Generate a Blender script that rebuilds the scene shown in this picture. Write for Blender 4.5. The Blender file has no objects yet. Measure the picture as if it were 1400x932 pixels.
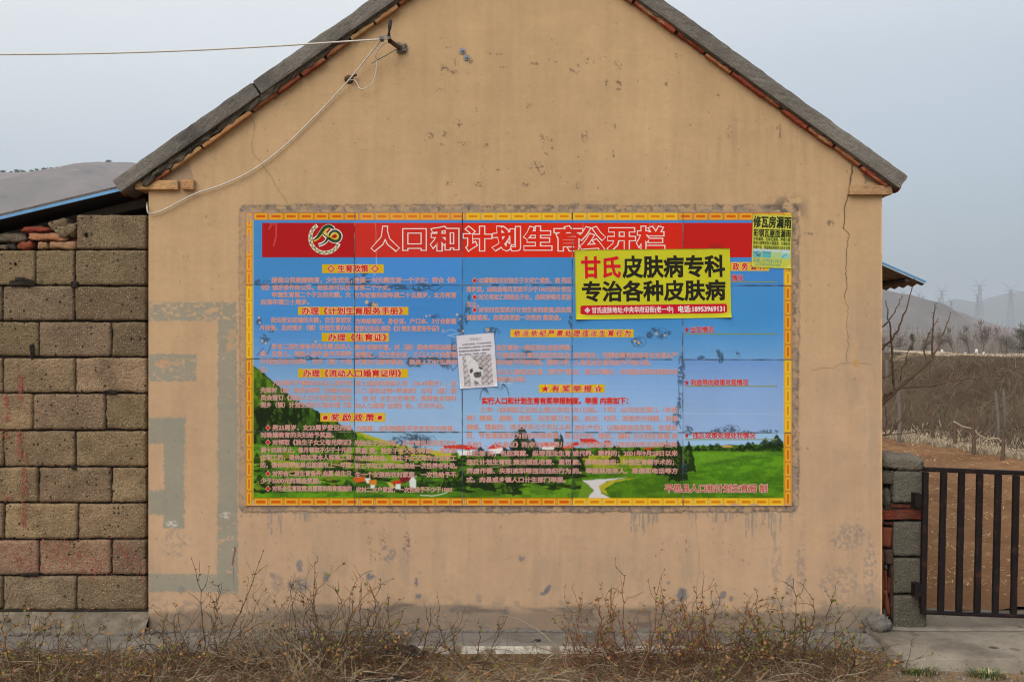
import bpy, math, random
import numpy as np
from mathutils import Vector, Matrix

# ------------------------------------------------------------------ camera, sky, sun, exposure
S = bpy.context.scene
COL = S.collection
D, F, CX, CY, EZ = 6.0, 1400.0, 700.0, 466.0, 1.697     # camera distance from the gable, focal length in photo pixels, eye height
SC = F / D                                              # photo pixels per metre on the gable plane (Y = 0)
cam = bpy.data.cameras.new('camera')
cam.lens = 36.0; cam.sensor_width = 36.0; cam.clip_start = 0.05; cam.clip_end = 20000
camo = bpy.data.objects.new('camera', cam); COL.objects.link(camo)
camo.location = (0, -D, EZ); camo.rotation_euler = (math.radians(90), 0, 0)
S.camera = camo
SUN_EL, SUN_AZ = math.radians(40), math.radians(-118)   # soft sun behind thin cloud, from behind the camera's left shoulder
W = bpy.data.worlds.new('World'); S.world = W; W.use_nodes = True
nt = W.node_tree
for n in list(nt.nodes): nt.nodes.remove(n)
out = nt.nodes.new('ShaderNodeOutputWorld'); add = nt.nodes.new('ShaderNodeAddShader')
b1 = nt.nodes.new('ShaderNodeBackground'); b2 = nt.nodes.new('ShaderNodeBackground')
sky = nt.nodes.new('ShaderNodeTexSky'); sky.sky_type = 'NISHITA'; sky.sun_disc = False
sky.sun_elevation = SUN_EL; sky.sun_rotation = math.pi / 2 - SUN_AZ; sky.air_density = 1.0; sky.dust_density = 4.0
nt.links.new(sky.outputs[0], b1.inputs[0]); b1.inputs[1].default_value = 0.05
tc = nt.nodes.new('ShaderNodeTexCoord'); sep = nt.nodes.new('ShaderNodeSeparateXYZ')
nt.links.new(tc.outputs['Generated'], sep.inputs[0])
mp = nt.nodes.new('ShaderNodeMapping'); mp.inputs['Scale'].default_value = (1, 1, 3.2)
nz = nt.nodes.new('ShaderNodeTexNoise'); nz.inputs['Scale'].default_value = 1.6; nz.inputs['Detail'].default_value = 3
nt.links.new(tc.outputs['Generated'], mp.inputs[0]); nt.links.new(mp.outputs[0], nz.inputs[0])
def wm(op, a, b):
    n = nt.nodes.new('ShaderNodeMath'); n.operation = op
    for i, v in enumerate((a, b)):
        if isinstance(v, (int, float)): n.inputs[i].default_value = v
        else: nt.links.new(v, n.inputs[i])
    return n.outputs[0]
h = wm('ADD', wm('ADD', sep.outputs['Z'], wm('MULTIPLY', sep.outputs['X'], -0.13)), wm('MULTIPLY', wm('SUBTRACT', nz.outputs[0], 0.5), 0.10))
ramp = nt.nodes.new('ShaderNodeValToRGB'); nt.links.new(h, ramp.inputs[0])
cr = ramp.color_ramp; cr.interpolation = 'LINEAR'
cr.elements[0].position = 0.0; cr.elements[0].color = (.25, .30, .355, 1)
cr.elements[1].position = 1.0; cr.elements[1].color = (1.5, 1.5, 1.45, 1)
e = cr.elements.new(0.20); e.color = (.505, .535, .56, 1)
e = cr.elements.new(0.34); e.color = (.77, .78, .755, 1)
nt.links.new(ramp.outputs[0], b2.inputs[0]); b2.inputs[1].default_value = 0.96
nt.links.new(b1.outputs[0], add.inputs[0]); nt.links.new(b2.outputs[0], add.inputs[1]); nt.links.new(add.outputs[0], out.inputs[0])
sl = bpy.data.lights.new('sun', 'SUN'); sl.energy = 1.35; sl.angle = math.radians(45); sl.color = (1, .98, .95)
so = bpy.data.objects.new('sun', sl); COL.objects.link(so)
sd = Vector((math.cos(SUN_EL) * math.cos(SUN_AZ), math.cos(SUN_EL) * math.sin(SUN_AZ), math.sin(SUN_EL)))
so.rotation_euler = (-sd).to_track_quat('-Z', 'Y').to_euler()
so.location = (-4, -8, 9)
S.view_settings.view_transform = 'Standard'; S.view_settings.look = 'None'; S.view_settings.gamma = 1.0
S.view_settings.use_curve_mapping = False; S.view_settings.exposure = 0.0
S.render.engine = 'CYCLES'
S.cycles.use_denoising = True
S.cycles.filter_width = 1.15; S.cycles.max_bounces = 6; S.cycles.diffuse_bounces = 3; S.cycles.volume_bounces = 1; S.cycles.transparent_max_bounces = 8

# ------------------------------------------------------------------ helpers
def lin(c):
    c = np.asarray(c, float) / 255.0
    return np.where(c <= .04045, c / 12.92, ((c + .055) / 1.055) ** 2.4)
def P(px, py, Y=0.0):
    d = D + Y
    return Vector(((px - CX) / F * d, Y, EZ - (py - CY) / F * d))
def WX(px): return (px - CX) / SC
def WZ(py): return EZ - (py - CY) / SC

def mat(name, base, rough=.9, var=.12, scale=8.0, bump=.0, bscale=60.0, spec=.25, attr=None, speck=None, metal=0.0, stain=None, detail=6):
    """procedural material: base colour (or a colour attribute) modulated by two octaves of noise, optional specks / stains / bump"""
    m = bpy.data.materials.new(name); m.use_nodes = True
    t = m.node_tree; N = t.nodes; L = t.links
    bs = N['Principled BSDF']; bs.inputs['Roughness'].default_value = rough
    bs.inputs['Specular IOR Level'].default_value = spec; bs.inputs['Metallic'].default_value = metal
    co = N.new('ShaderNodeTexCoord')
    src = co.outputs['Object']
    if attr:
        a = N.new('ShaderNodeVertexColor'); a.layer_name = attr; col = a.outputs[0]
    else:
        a = N.new('ShaderNodeRGB'); a.outputs[0].default_value = (*lin(base), 1); col = a.outputs[0]
    def noise(sc, det=detail, rg=.6):
        n = N.new('ShaderNodeTexNoise'); n.inputs['Scale'].default_value = sc; n.inputs['Detail'].default_value = det
        n.inputs['Roughness'].default_value = rg; L.new(src, n.inputs['Vector']); return n.outputs[0]
    def mr(v, a0, a1, b0, b1):
        n = N.new('ShaderNodeMapRange'); L.new(v, n.inputs[0])
        for i, x in enumerate((a0, a1, b0, b1)): n.inputs[i + 1].default_value = x
        return n.outputs[0]
    def mixc(fac, A, B, mode='MIX'):
        n = N.new('ShaderNodeMix'); n.data_type = 'RGBA'; n.blend_type = mode
        if isinstance(fac, float): n.inputs[0].default_value = fac
        else: L.new(fac, n.inputs[0])
        for k, v in ((6, A), (7, B)):
            if isinstance(v, (tuple, list)): n.inputs[k].default_value = (*v, 1)
            else: L.new(v, n.inputs[k])
        return n.outputs[2]
    def mul(col, fac):
        n = N.new('ShaderNodeVectorMath'); n.operation = 'SCALE'; L.new(col, n.inputs[0]); L.new(fac, n.inputs['Scale']); return n.outputs[0]
    if var:
        col = mul(col, mr(noise(scale), .3, .7, 1 - var, 1 + var))
        col = mul(col, mr(noise(scale * 9), .3, .7, 1 - var * .6, 1 + var * .6))
    if stain:
        c, sc, lo, hi = stain
        col = mixc(mr(noise(sc, 8, .65), lo, hi, 0, 1), col, tuple(lin(c)))
    if speck:
        for c, sc, lo in speck:
            v = N.new('ShaderNodeTexVoronoi'); v.inputs['Scale'].default_value = sc; L.new(src, v.inputs['Vector'])
            gate = N.new('ShaderNodeMath'); gate.operation = 'MULTIPLY'
            L.new(mr(v.outputs['Distance'], .18, .34, 1, 0), gate.inputs[0])
            sx = N.new('ShaderNodeSeparateColor'); L.new(v.outputs['Color'], sx.inputs[0])
            L.new(mr(sx.outputs[0], lo, lo + .1, 0, 1), gate.inputs[1])
            col = mixc(gate.outputs[0], col, tuple(lin(c)))
    L.new(col, bs.inputs['Base Color'])
    if bump:
        b = N.new('ShaderNodeBump'); b.inputs['Strength'].default_value = bump; b.inputs['Distance'].default_value = .02
        L.new(noise(bscale, 5, .65), b.inputs['Height']); L.new(b.outputs[0], bs.inputs['Normal'])
    return m

def link(o, parent=None):
    COL.objects.link(o)
    if parent is not None: o.parent = parent
    return o
def np_mesh(name, V, Fq, mats, parent=None, midx=None, smooth=False, col=None, loc=None):
    """V: n x 3 array; Fq: list of arrays (m x k) of faces"""
    me = bpy.data.meshes.new(name)
    Fq = [np.asarray(f, np.int32) for f in Fq if len(f)]
    lt = np.concatenate([np.full(len(f), f.shape[1], np.int32) for f in Fq])
    ls = np.concatenate([[0], np.cumsum(lt)[:-1]]).astype(np.int32)
    li = np.concatenate([f.ravel() for f in Fq]).astype(np.int32)
    me.vertices.add(len(V)); me.vertices.foreach_set('co', np.asarray(V, np.float32).ravel())
    me.loops.add(len(li)); me.loops.foreach_set('vertex_index', li)
    me.polygons.add(len(lt)); me.polygons.foreach_set('loop_start', ls); me.polygons.foreach_set('loop_total', lt)
    for m in mats: me.materials.append(m)
    if midx is not None: me.polygons.foreach_set('material_index', np.asarray(midx, np.int32))
    if smooth: me.polygons.foreach_set('use_smooth', np.ones(len(lt), bool))
    if col is not None:
        ca = me.color_attributes.new('Col', 'FLOAT_COLOR', 'POINT')
        c4 = np.ones((len(V), 4), np.float32); c4[:, :3] = col; ca.data.foreach_set('color', c4.ravel())
    me.update(calc_edges=True); me.validate()
    o = bpy.data.objects.new(name, me)
    if loc is not None: o.location = loc
    return link(o, parent)

class MB:
    """collects polygons with a material slot each"""
    def __init__(s): s.v = []; s.f = []; s.m = []; s.c = []
    def add(s, vs, fs, m=0, c=None):
        k = len(s.v); s.v.extend([tuple(v) for v in vs]); s.f.extend([tuple(i + k for i in f) for f in fs]); s.m.extend([m] * len(fs))
        s.c.extend([c if c is not None else (1, 1, 1)] * len(vs)); return s
    def box(s, a, b, m=0, c=None):
        (x0, y0, z0), (x1, y1, z1) = a, b
        return s.add([(x0, y0, z0), (x1, y0, z0), (x1, y1, z0), (x0, y1, z0), (x0, y0, z1), (x1, y0, z1), (x1, y1, z1), (x0, y1, z1)],
                     [(3, 2, 1, 0), (4, 5, 6, 7), (0, 1, 5, 4), (1, 2, 6, 5), (2, 3, 7, 6), (3, 0, 4, 7)], m, c)
    def tube(s, pts, r0, r1=None, sides=4, m=0, c=None, cap=True):
        pts = [Vector(p) for p in pts]; n = len(pts); r1 = r0 if r1 is None else r1
        vs = []; fs = []
        for i, p in enumerate(pts):
            t = (pts[min(i + 1, n - 1)] - pts[max(i - 1, 0)])
            if t.length < 1e-9: t = Vector((0, 0, 1))
            t.normalize()
            a = t.cross(Vector((0, 0, 1)))
            if a.length < .15: a = t.cross(Vector((1, 0, 0)))
            a.normalize(); b = t.cross(a)
            r = r0 + (r1 - r0) * i / max(1, n - 1)
            for k in range(sides):
                q = 2 * math.pi * k / sides
                vs.append(p + a * (r * math.cos(q)) + b * (r * math.sin(q)))
        for i in range(n - 1):
            for k in range(sides):
                k2 = (k + 1) % sides
                fs.append((i * sides + k, i * sides + k2, (i + 1) * sides + k2, (i + 1) * sides + k))
        if cap: fs.append(tuple(range(sides))[::-1]); fs.append(tuple(range((n - 1) * sides, n * sides)))
        return s.add(vs, fs, m, c)
    def build(s, name, mats, parent=None, smooth=False, col=False, loc=None):
        me = bpy.data.meshes.new(name)
        L = Vector(loc) if loc is not None else None
        me.from_pydata([tuple(Vector(v) - L) for v in s.v] if L is not None else s.v, [], s.f)
        for m in (mats if isinstance(mats, (list, tuple)) else [mats]): me.materials.append(m)
        me.polygons.foreach_set('material_index', np.array(s.m, np.int32))
        if smooth: me.polygons.foreach_set('use_smooth', np.ones(len(s.f), bool))
        if col:
            ca = me.color_attributes.new('Col', 'FLOAT_COLOR', 'POINT')
            c4 = np.ones((len(s.v), 4), np.float32); c4[:, :3] = np.array(s.c, np.float32); ca.data.foreach_set('color', c4.ravel())
        me.update(calc_edges=True)
        o = bpy.data.objects.new(name, me)
        if L is not None: o.location = L
        return link(o, parent)

def rough_box(mb, c, size, R=None, n=(8, 3, 4), rnd=.012, rough=.004, seed=0, m=0, col=None, freq=14.0, taper=None):
    """a box with rounded, chipped edges and an uneven skin"""
    sx, sy, sz = [v / 2 for v in size]; rg = random.Random(seed)
    idx = {}; vs = []; fs = []
    nx, ny, nz = n
    def vid(i, j, k):
        if (i, j, k) not in idx:
            idx[(i, j, k)] = len(vs)
            vs.append(((2 * i / nx - 1) * sx, (2 * j / ny - 1) * sy, (2 * k / nz - 1) * sz))
        return idx[(i, j, k)]
    for i in range(nx):
        for k in range(nz):
            fs.append((vid(i, 0, k), vid(i + 1, 0, k), vid(i + 1, 0, k + 1), vid(i, 0, k + 1)))
            fs.append((vid(i, ny, k), vid(i, ny, k + 1), vid(i + 1, ny, k + 1), vid(i + 1, ny, k)))
    for i in range(nx):
        for j in range(ny):
            fs.append((vid(i, j, 0), vid(i, j + 1, 0), vid(i + 1, j + 1, 0), vid(i + 1, j, 0)))
            fs.append((vid(i, j, nz), vid(i + 1, j, nz), vid(i + 1, j + 1, nz), vid(i, j + 1, nz)))
    for j in range(ny):
        for k in range(nz):
            fs.append((vid(0, j, k), vid(0, j, k + 1), vid(0, j + 1, k + 1), vid(0, j + 1, k)))
            fs.append((vid(nx, j, k), vid(nx, j + 1, k), vid(nx, j + 1, k + 1), vid(nx, j, k + 1)))
    p = np.array(vs); r = min(rnd, sx * .9, sy * .9, sz * .9)
    inner = np.clip(p, [-(sx - r), -(sy - r), -(sz - r)], [sx - r, sy - r, sz - r])
    d = p - inner; l = np.linalg.norm(d, axis=1, keepdims=True); l[l < 1e-9] = 1
    nrm = d / l
    p = inner + nrm * r
    ph = np.array([[rg.uniform(-1, 1) for _ in range(3)] for _ in range(9)]); of = [rg.uniform(0, 6.28) for _ in range(9)]
    w = sum(np.sin(freq * (1 + .55 * q) * (p @ ph[q]) * 2 + of[q]) / (1 + .3 * q) for q in range(9)) / 3.0
    edge = (np.abs(nrm) > .25).sum(1) >= 2
    jit = np.array([rg.uniform(-1, 1) for _ in range(len(p))])
    p = p + nrm * ((w * rough + jit * rough * .6) - edge * np.abs(w) * rough * 1.3)[:, None]
    if taper: p = p * (1 + np.outer(p[:, 2] / sz, taper + (0,)) if len(taper) == 2 else 1)
    if R is not None: p = p @ np.array(R).T
    p = p + np.array(c)
    return mb.add([tuple(q) for q in p], fs, m, col)

def empty(name, loc=(0, 0, 0)):
    o = bpy.data.objects.new(name, None); o.location = loc; o.empty_display_size = .2; return link(o)
def tag(o, label, cat, group=None):
    o['label'] = label; o['category'] = cat
    if group: o['group'] = group
    return o
def kind(o, k, label=None, cat=None):
    o['kind'] = k
    if label: o['label'] = label
    if cat: o['category'] = cat
    return o
def keep(o, parent):
    """parent a world-placed mesh under a thing's empty without moving it"""
    o.parent = parent; o.matrix_parent_inverse = Matrix.Translation(-Vector(parent.location)); return o

# value noise on arrays
_T = np.random.RandomState(5).rand(256, 256)
def vnoise(X, Y, seed=0):
    X = np.asarray(X, float) + seed * 17.31; Y = np.asarray(Y, float) + seed * 9.73
    xi = np.floor(X).astype(int); yi = np.floor(Y).astype(int); fx = X - xi; fy = Y - yi
    fx = fx * fx * (3 - 2 * fx); fy = fy * fy * (3 - 2 * fy)
    g = lambda a, b: _T[a & 255, b & 255]
    return (g(xi, yi) * (1 - fx) + g(xi + 1, yi) * fx) * (1 - fy) + (g(xi, yi + 1) * (1 - fx) + g(xi + 1, yi + 1) * fx) * fy
def fbm(X, Y, sx, sy=None, oc=4, seed=0):
    sy = sy or sx; r = 0; a = .5; t = 0
    for o in range(oc):
        r = r + a * vnoise(X / sx * 2 ** o, Y / sy * 2 ** o, seed + o * 3); t += a; a *= .55
    return r / t
def sst(a, b, x):
    t = np.clip((x - a) / (b - a), 0, 1); return t * t * (3 - 2 * t)

class Canvas:
    """a printed or weathered surface: a grid of colours laid out in photo pixels of the gable plane"""
    def __init__(s, x0, x1, y0, y1, step, base):
        s.nx = int(round((x1 - x0) / step)) + 1; s.ny = int(round((y1 - y0) / step)) + 1
        s.xs = np.linspace(x0, x1, s.nx); s.ys = np.linspace(y0, y1, s.ny)
        s.X, s.Y = np.meshgrid(s.xs, s.ys); s.C = np.zeros((s.ny, s.nx, 3)); s.C[:] = base
    def win(s, x0, x1, y0, y1):
        i0, i1 = np.searchsorted(s.xs, [x0, x1]); j0, j1 = np.searchsorted(s.ys, [y0, y1]); return slice(j0, max(j1, j0)), slice(i0, max(i1, i0))
    def mix(s, mask, color, w=None):
        t = s.C if w is None else s.C[w]
        t[:] = t * (1 - mask[..., None]) + np.asarray(color, float) * mask[..., None]
    def rect(s, x0, x1, y0, y1, color, a=1.0, soft=.6, ragged=0.0, cover=1.0, seed=0, sc=7.0):
        w = s.win(x0 - 8, x1 + 8, y0 - 8, y1 + 8); X, Y = s.X[w], s.Y[w]
        d = np.minimum(np.minimum(X - x0, x1 - X), np.minimum(Y - y0, y1 - Y))
        if ragged: d = d + (fbm(X, Y, sc, oc=4, seed=seed) - .5) * 2 * ragged
        mk = sst(-soft, soft, d) * a
        if cover < 1: mk = mk * sst(1 - cover - .07, 1 - cover + .07, fbm(X, Y, sc * 1.5, sc * 1.1, 5, seed + 40))
        s.mix(mk, color, w)
    def poly(s, pts, color, a=1.0, ragged=0.0, seed=0, sc=6.0, soft=.8):
        pts = np.asarray(pts, float); m = 6 + ragged
        w = s.win(pts[:, 0].min() - m, pts[:, 0].max() + m, pts[:, 1].min() - m, pts[:, 1].max() + m); X, Y = s.X[w], s.Y[w]
        if X.size == 0: return
        if ragged:
            X = X + (fbm(X, Y, sc, oc=4, seed=seed) - .5) * 2.4 * ragged; Y = Y + (fbm(s.X[w], Y, sc, oc=4, seed=seed + 9) - .5) * 2.4 * ragged
        ins = np.zeros(X.shape, bool); dd = np.full(X.shape, 1e9)
        for (xa, ya), (xb, yb) in zip(pts, np.roll(pts, -1, 0)):
            c = ((ya > Y) != (yb > Y)) & (X < (xb - xa) * (Y - ya) / ((yb - ya) or 1e-9) + xa); ins ^= c
            l2 = (xb - xa) ** 2 + (yb - ya) ** 2 or 1e-9
            t = np.clip(((X - xa) * (xb - xa) + (Y - ya) * (yb - ya)) / l2, 0, 1)
            dd = np.minimum(dd, np.hypot(X - xa - t * (xb - xa), Y - ya - t * (yb - ya)))
        sd = np.where(ins, dd, -dd)
        s.mix(sst(-soft, soft, sd) * a, color, w)
    def line(s, pts, wd, color, a=1.0, jit=0.0, seed=0, soft=.6, cover=1.0):
        rg = random.Random(seed); q = []
        for (xa, ya), (xb, yb) in zip(pts[:-1], pts[1:]):
            n = max(1, int(math.hypot(xb - xa, yb - ya) / 5)) if jit else 1
            for i in range(n):
                t = i / n; q.append((xa + (xb - xa) * t + rg.uniform(-jit, jit), ya + (yb - ya) * t + rg.uniform(-jit, jit)))
        q.append(pts[-1]); q = np.array(q, float)
        w = s.win(q[:, 0].min() - 6 - wd, q[:, 0].max() + 6 + wd, q[:, 1].min() - 6 - wd, q[:, 1].max() + 6 + wd); X, Y = s.X[w], s.Y[w]
        if X.size == 0: return
        dd = np.full(X.shape, 1e9)
        for (xa, ya), (xb, yb) in zip(q[:-1], q[1:]):
            l2 = (xb - xa) ** 2 + (yb - ya) ** 2 or 1e-9
            t = np.clip(((X - xa) * (xb - xa) + (Y - ya) * (yb - ya)) / l2, 0, 1)
            dd = np.minimum(dd, np.hypot(X - xa - t * (xb - xa), Y - ya - t * (yb - ya)))
        mk = sst(wd / 2 + soft, wd / 2 - soft, dd) * a
        if cover < 1: mk = mk * sst(1 - cover - .08, 1 - cover + .08, fbm(X, Y, 5, oc=3, seed=seed + 3))
        s.mix(mk, color, w)
    def scuff(s, cx, cy, rx, ry, color, a=.8, dens=.5, sc=3.0, seed=0, ang=0.0):
        R = max(rx, ry) * 1.4; w = s.win(cx - R, cx + R, cy - R, cy + R); X, Y = s.X[w] - cx, s.Y[w] - cy
        if X.size == 0: return
        c_, s_ = math.cos(ang), math.sin(ang); u = (X * c_ + Y * s_) / rx; v = (-X * s_ + Y * c_) / ry
        r = np.hypot(u, v) + (fbm(X, Y, max(rx, ry) * .6, oc=3, seed=seed + 2) - .5) * .9
        n = fbm(X + cx, Y + cy, sc, oc=3, seed=seed)
        s.mix(sst(1, .55, r) * sst(1 - dens - .06, 1 - dens + .06, n) * a, color, w)
def part(mb, name, mats, root, **k):
    return keep(mb.build(name, mats, **k), root)

# ------------------------------------------------------------------ materials
GAIN = 1.00                                                             # printed colours (as seen) -> base colour
def tone(c, g=None): return np.clip(lin(c) * (g or GAIN), 0, .92)
M_wall = mat('ochre_plaster', None, .95, .06, 3.0, .16, 140, .05, attr='Col')
M_plain = mat('ochre_plaster_plain', (190, 158, 116), .92, .10, 2.0, .12, 90, .15)
M_print = mat('printed_tile', None, .6, .025, 4.0, .0, 40, .06, attr='Col')
M_paper = mat('printed_paper', None, .75, .03, 9.0, .05, 120, .08, attr='Col')
M_conc = mat('grey_concrete', (112, 107, 100), .95, .22, 3.0, .5, 55, .15, speck=[((70, 67, 63), 120, .55), ((150, 145, 136), 150, .7)], stain=((74, 70, 66), 2.6, .5, .75))
M_mortar = mat('dark_mortar', (98, 90, 78), .97, .3, 9.0, .8, 70, .1, stain=((52, 47, 42), 7, .45, .7))
M_brick = mat('red_brick', None, .9, .2, 14.0, .5, 80, .15, attr='Col', stain=((176, 142, 104), 9, .52, .66))
M_brickd = mat('broken_brick', None, .9, .22, 14.0, .5, 80, .15, attr='Col', stain=((84, 70, 60), 12, .52, .7))
M_block = mat('cinder_block', None, .97, .17, 5.0, 1.0, 70, .08, attr='Col', speck=[((84, 70, 54), 85, .42), ((186, 168, 140), 100, .6), ((62, 52, 42), 130, .55), ((54, 46, 38), 38, .8)], stain=((112, 94, 74), 4, .46, .72))
M_core = mat('dark_joint', (46, 40, 34), 1, .2, 9)
M_tile = mat('red_roof_tile', (134, 66, 48), .85, .25, 6.0, .4, 50, .2)
M_black = mat('black_conduit', (34, 30, 30), .6, .1, 9, 0, 40, .3)
M_rust = mat('rusty_iron', (88, 66, 46), .8, .3, 40, .4, 200, .3)
M_cable = mat('white_cable', (196, 190, 180), .55, .08, 20, 0, 40, .35)
M_wire = mat('green_grey_wire', (104, 112, 98), .6, .1, 20)
M_zinc = mat('zinc_washer', (120, 122, 126), .5, .15, 60, .1, 200, .4, metal=.5)

# ------------------------------------------------------------------ the house
house = empty('village_house', (0, 0, 0))
tag(house, 'ochre plastered gable house with dark concrete roof edge and a big painted notice board', 'house')
XL, XR = WX(203), WX(1206)
def wall_top(px):
    return np.maximum(202 - .722 * (px - 278), 4 + .725 * (px - 865))
def paint_wall():
    c = Canvas(203, 1206, -112, 868, 1.25, lin((186, 153, 113)))
    X, Y = c.X, c.Y
    low = sst(120, 760, Y)[..., None]
    c.C[:] = lin((179, 150, 114)) * (1 - low) + lin((180, 150, 121)) * low
    c.C *= (1 + .15 * (fbm(X, Y, 130, oc=4, seed=1) - .5) + .13 * (fbm(X, Y, 9, 160, 3, seed=2) - .5) + .07 * (fbm(X, Y, 22, oc=4, seed=6) - .5) + .05 * (fbm(X, Y, 40, 6, 3, seed=3) - .5))[..., None]
    G1, G2, DK = lin((139, 135, 121)), lin((120, 118, 116)), lin((96, 86, 78))
    # grime running on the right side and under the eaves
    c.mix(sst(.52, .72, fbm(X, Y, 26, 110, 5, seed=7)) * sst(1080, 1200, X) * sst(330, 560, Y) * .5, lin((150, 136, 118)))
    c.mix(sst(.55, .75, fbm(X, Y, 14, 70, 5, seed=8)) * sst(690, 780, Y) * .35, lin((150, 134, 116)))
    c.mix(sst(.5, .8, fbm(X, Y, 7, 60, 4, seed=9)) * sst(820, 1000, X) * sst(260, 200, Y) * sst(110, 180, Y) * .28, lin((150, 124, 100)))
    # brushed-out old lettering in grey paint
    G = lin((140, 136, 121))
    c.rect(203, 323, 413, 439, G, .9, .7, 2.5, .6, 11, 3)
    c.rect(203, 269, 484, 521, G, .92, .7, 2.5, .68, 12, 3)
    c.rect(203, 253, 571, 606, G, .93, .8, 3.4, .88, 13, 3)
    c.rect(224, 252, 571, 722, G, .93, .8, 3.4, .87, 14, 3)
    c.rect(203, 229, 670, 703, G, .93, .8, 3.4, .85, 15, 3)
    c.rect(298, 324, 438, 560, G, .92, .8, 3.4, .76, 16, 3.2)
    c.rect(298, 325, 552, 700, G, .92, .8, 3.4, .84, 17, 3.2)
    c.rect(297, 325, 690, 812, G, .9, .8, 2.5, .68, 18, 4)
    c.rect(310, 324, 450, 480, lin((180, 148, 116)), .7, 2, 4, .6, 19, 5)
    c.rect(203, 326, 784, 808, G, .88, 1, 3, .76, 20, 4)
    c.scuff(236, 715, 10, 6, lin((196, 188, 178)), .8, .6, 4, 21); c.scuff(309, 704, 9, 5, lin((190, 180, 168)), .8, .6, 4, 22)
    c.scuff(238, 740, 26, 30, G2, .35, .45, 3, 23); c.scuff(248, 806, 6, 7, G2, .6, .7, 4, 24)
    c.scuff(222, 497, 12, 9, lin((182, 146, 112)), .9, .6, 4, 25); c.scuff(240, 497, 9, 3, lin((182, 146, 112)), .8, .6, 4, 26)
    c.line([(321, 748), (320, 760), (318, 772)], 2.2, lin((110, 52, 48)), .85, .8, 27, cover=.7); c.line([(319, 772), (320, 800)], .9, lin((110, 60, 52)), .6, .3, 28)
    # cement margin round the board
    x0, x1, y0, y1 = 336, 1083, 289, 691
    dx = np.maximum(np.maximum(x0 - X, X - x1), 0); dy = np.maximum(np.maximum(y0 - Y, Y - y1), 0); d = np.hypot(dx, dy) + (fbm(X, Y, 18, oc=4, seed=30) - .5) * 5
    band = sst(10.5, 8.5, d)
    c.mix(band * .45, lin((160, 134, 106)))
    nn = fbm(X, Y, 9, oc=5, seed=31)
    topb = sst(292, 286, Y) + sst(688, 694, Y) + sst(1080, 1086, X) * .9 + sst(338, 330, X) * .08
    c.mix(band * np.clip(topb, 0, 1) * sst(.42, .6, nn) * .6, lin((118, 110, 104)))
    c.mix(band * np.clip(topb + .12, 0, 1) * sst(.56, .68, fbm(X, Y, 5, oc=4, seed=32)) * .6, lin((88, 78, 70)))
    c.mix(sst(30, 4, np.hypot((X - 1077) * .8, Y - 287)) * sst(.4, .6, nn) * .85, lin((84, 78, 72)))
    c.mix(sst(15, 6, d) * sst(.56, .7, fbm(X, Y, 3.2, oc=4, seed=33)) * .5, lin((120, 108, 98)))
    for k in range(7):
        a = 336 + 107 * k; c.line([(a, 699 + (k % 3)), (a + 40, 700.5), (a + 70, 698), (a + 104, 700)], 1.3, lin((70, 58, 48)), .75, 1.2, 40 + k, cover=.8)
        c.line([(a, 282), (a + 50, 280.5), (a + 100, 281.5)], 1.0, lin((96, 80, 66)), .55, 1.2, 50 + k, cover=.55)
    c.line([(1092, 300), (1093, 420), (1091, 560), (1092, 690), (1080, 700)], 1.2, lin((104, 90, 76)), .6, 1.4, 60, cover=.7)
    c.line([(328, 284), (327, 400), (329, 560), (328, 694)], 1.1, lin((118, 98, 80)), .55, 1.3, 61, cover=.6)
    # drips below the board
    rg = random.Random(4)
    for xc, n, ln in ((376, 6, 26), (408, 7, 12), (424, 6, 10), (548, 3, 10), (690, 4, 8), (872, 10, 34), (892, 7, 16), (951, 3, 20), (972, 5, 12), (1000, 6, 10), (1026, 5, 30), (1040, 4, 14), (1060, 6, 40), (1075, 4, 12)):
        for q in range(n):
            xx = xc + rg.uniform(-9, 9); l = ln * rg.uniform(.4, 1.2)
            c.line([(xx, 700), (xx + rg.uniform(-1, 1), 700 + l)], rg.uniform(1.0, 2.6), lin((134, 126, 116)), .75, .5, rg.randrange(999), cover=.62)
    # knocks, bare patches and speckles
    B = lin((112, 110, 112))
    for (x, y, rx, ry, a, dn, an) in ((410, 773, 6, 9, .8, .7, 0), (408, 800, 17, 16, .75, .62, 0), (380, 797, 12, 14, .4, .6, 0), (446, 788, 6, 7, .9, .75, 0), (506, 787, 9, 6, .95, .75, .4), (569, 796, 3, 9, .9, .7, 0), (572, 815, 5, 5, .9, .8, 0), (531, 756, 12, 14, .6, .5, 0), (556, 752, 9, 26, .35, .45, 0), (713, 763, 6, 6, .75, .6, 0), (748, 806, 4, 9, .95, .85, .6), (742, 811, 5, 3, .9, .8, 0), (933, 814, 8, 13, .95, .85, 0), (921, 823, 4, 5, .8, .7, 0), (989, 813, 6, 7, .8, .7, 0), (999, 818, 4, 5, .8, .7, 0), (982, 820, 6, 8, .5, .6, 0), (1057, 820, 5, 8, .7, .6, 0), (654, 818, 6, 8, .5, .6, -.5), (690, 836, 7, 5, .9, .6, 0), (914, 796, 3, 3, .7, .7, 0), (373, 786, 5, 5, .6, .6, 0), (1080, 800, 8, 24, .5, .5, 0), (1156, 735, 30, 24, .45, .5, 0), (1150, 800, 34, 30, .4, .45, 0), (1190, 780, 10, 60, .5, .5, 0), (1096, 770, 10, 50, .4, .45, 0), (1062, 770, 8, 30, .35, .45, 0)):
        c.scuff(x, y, rx, ry, B, a, dn, 3.2, int(x * 3 + y), an)
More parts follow.
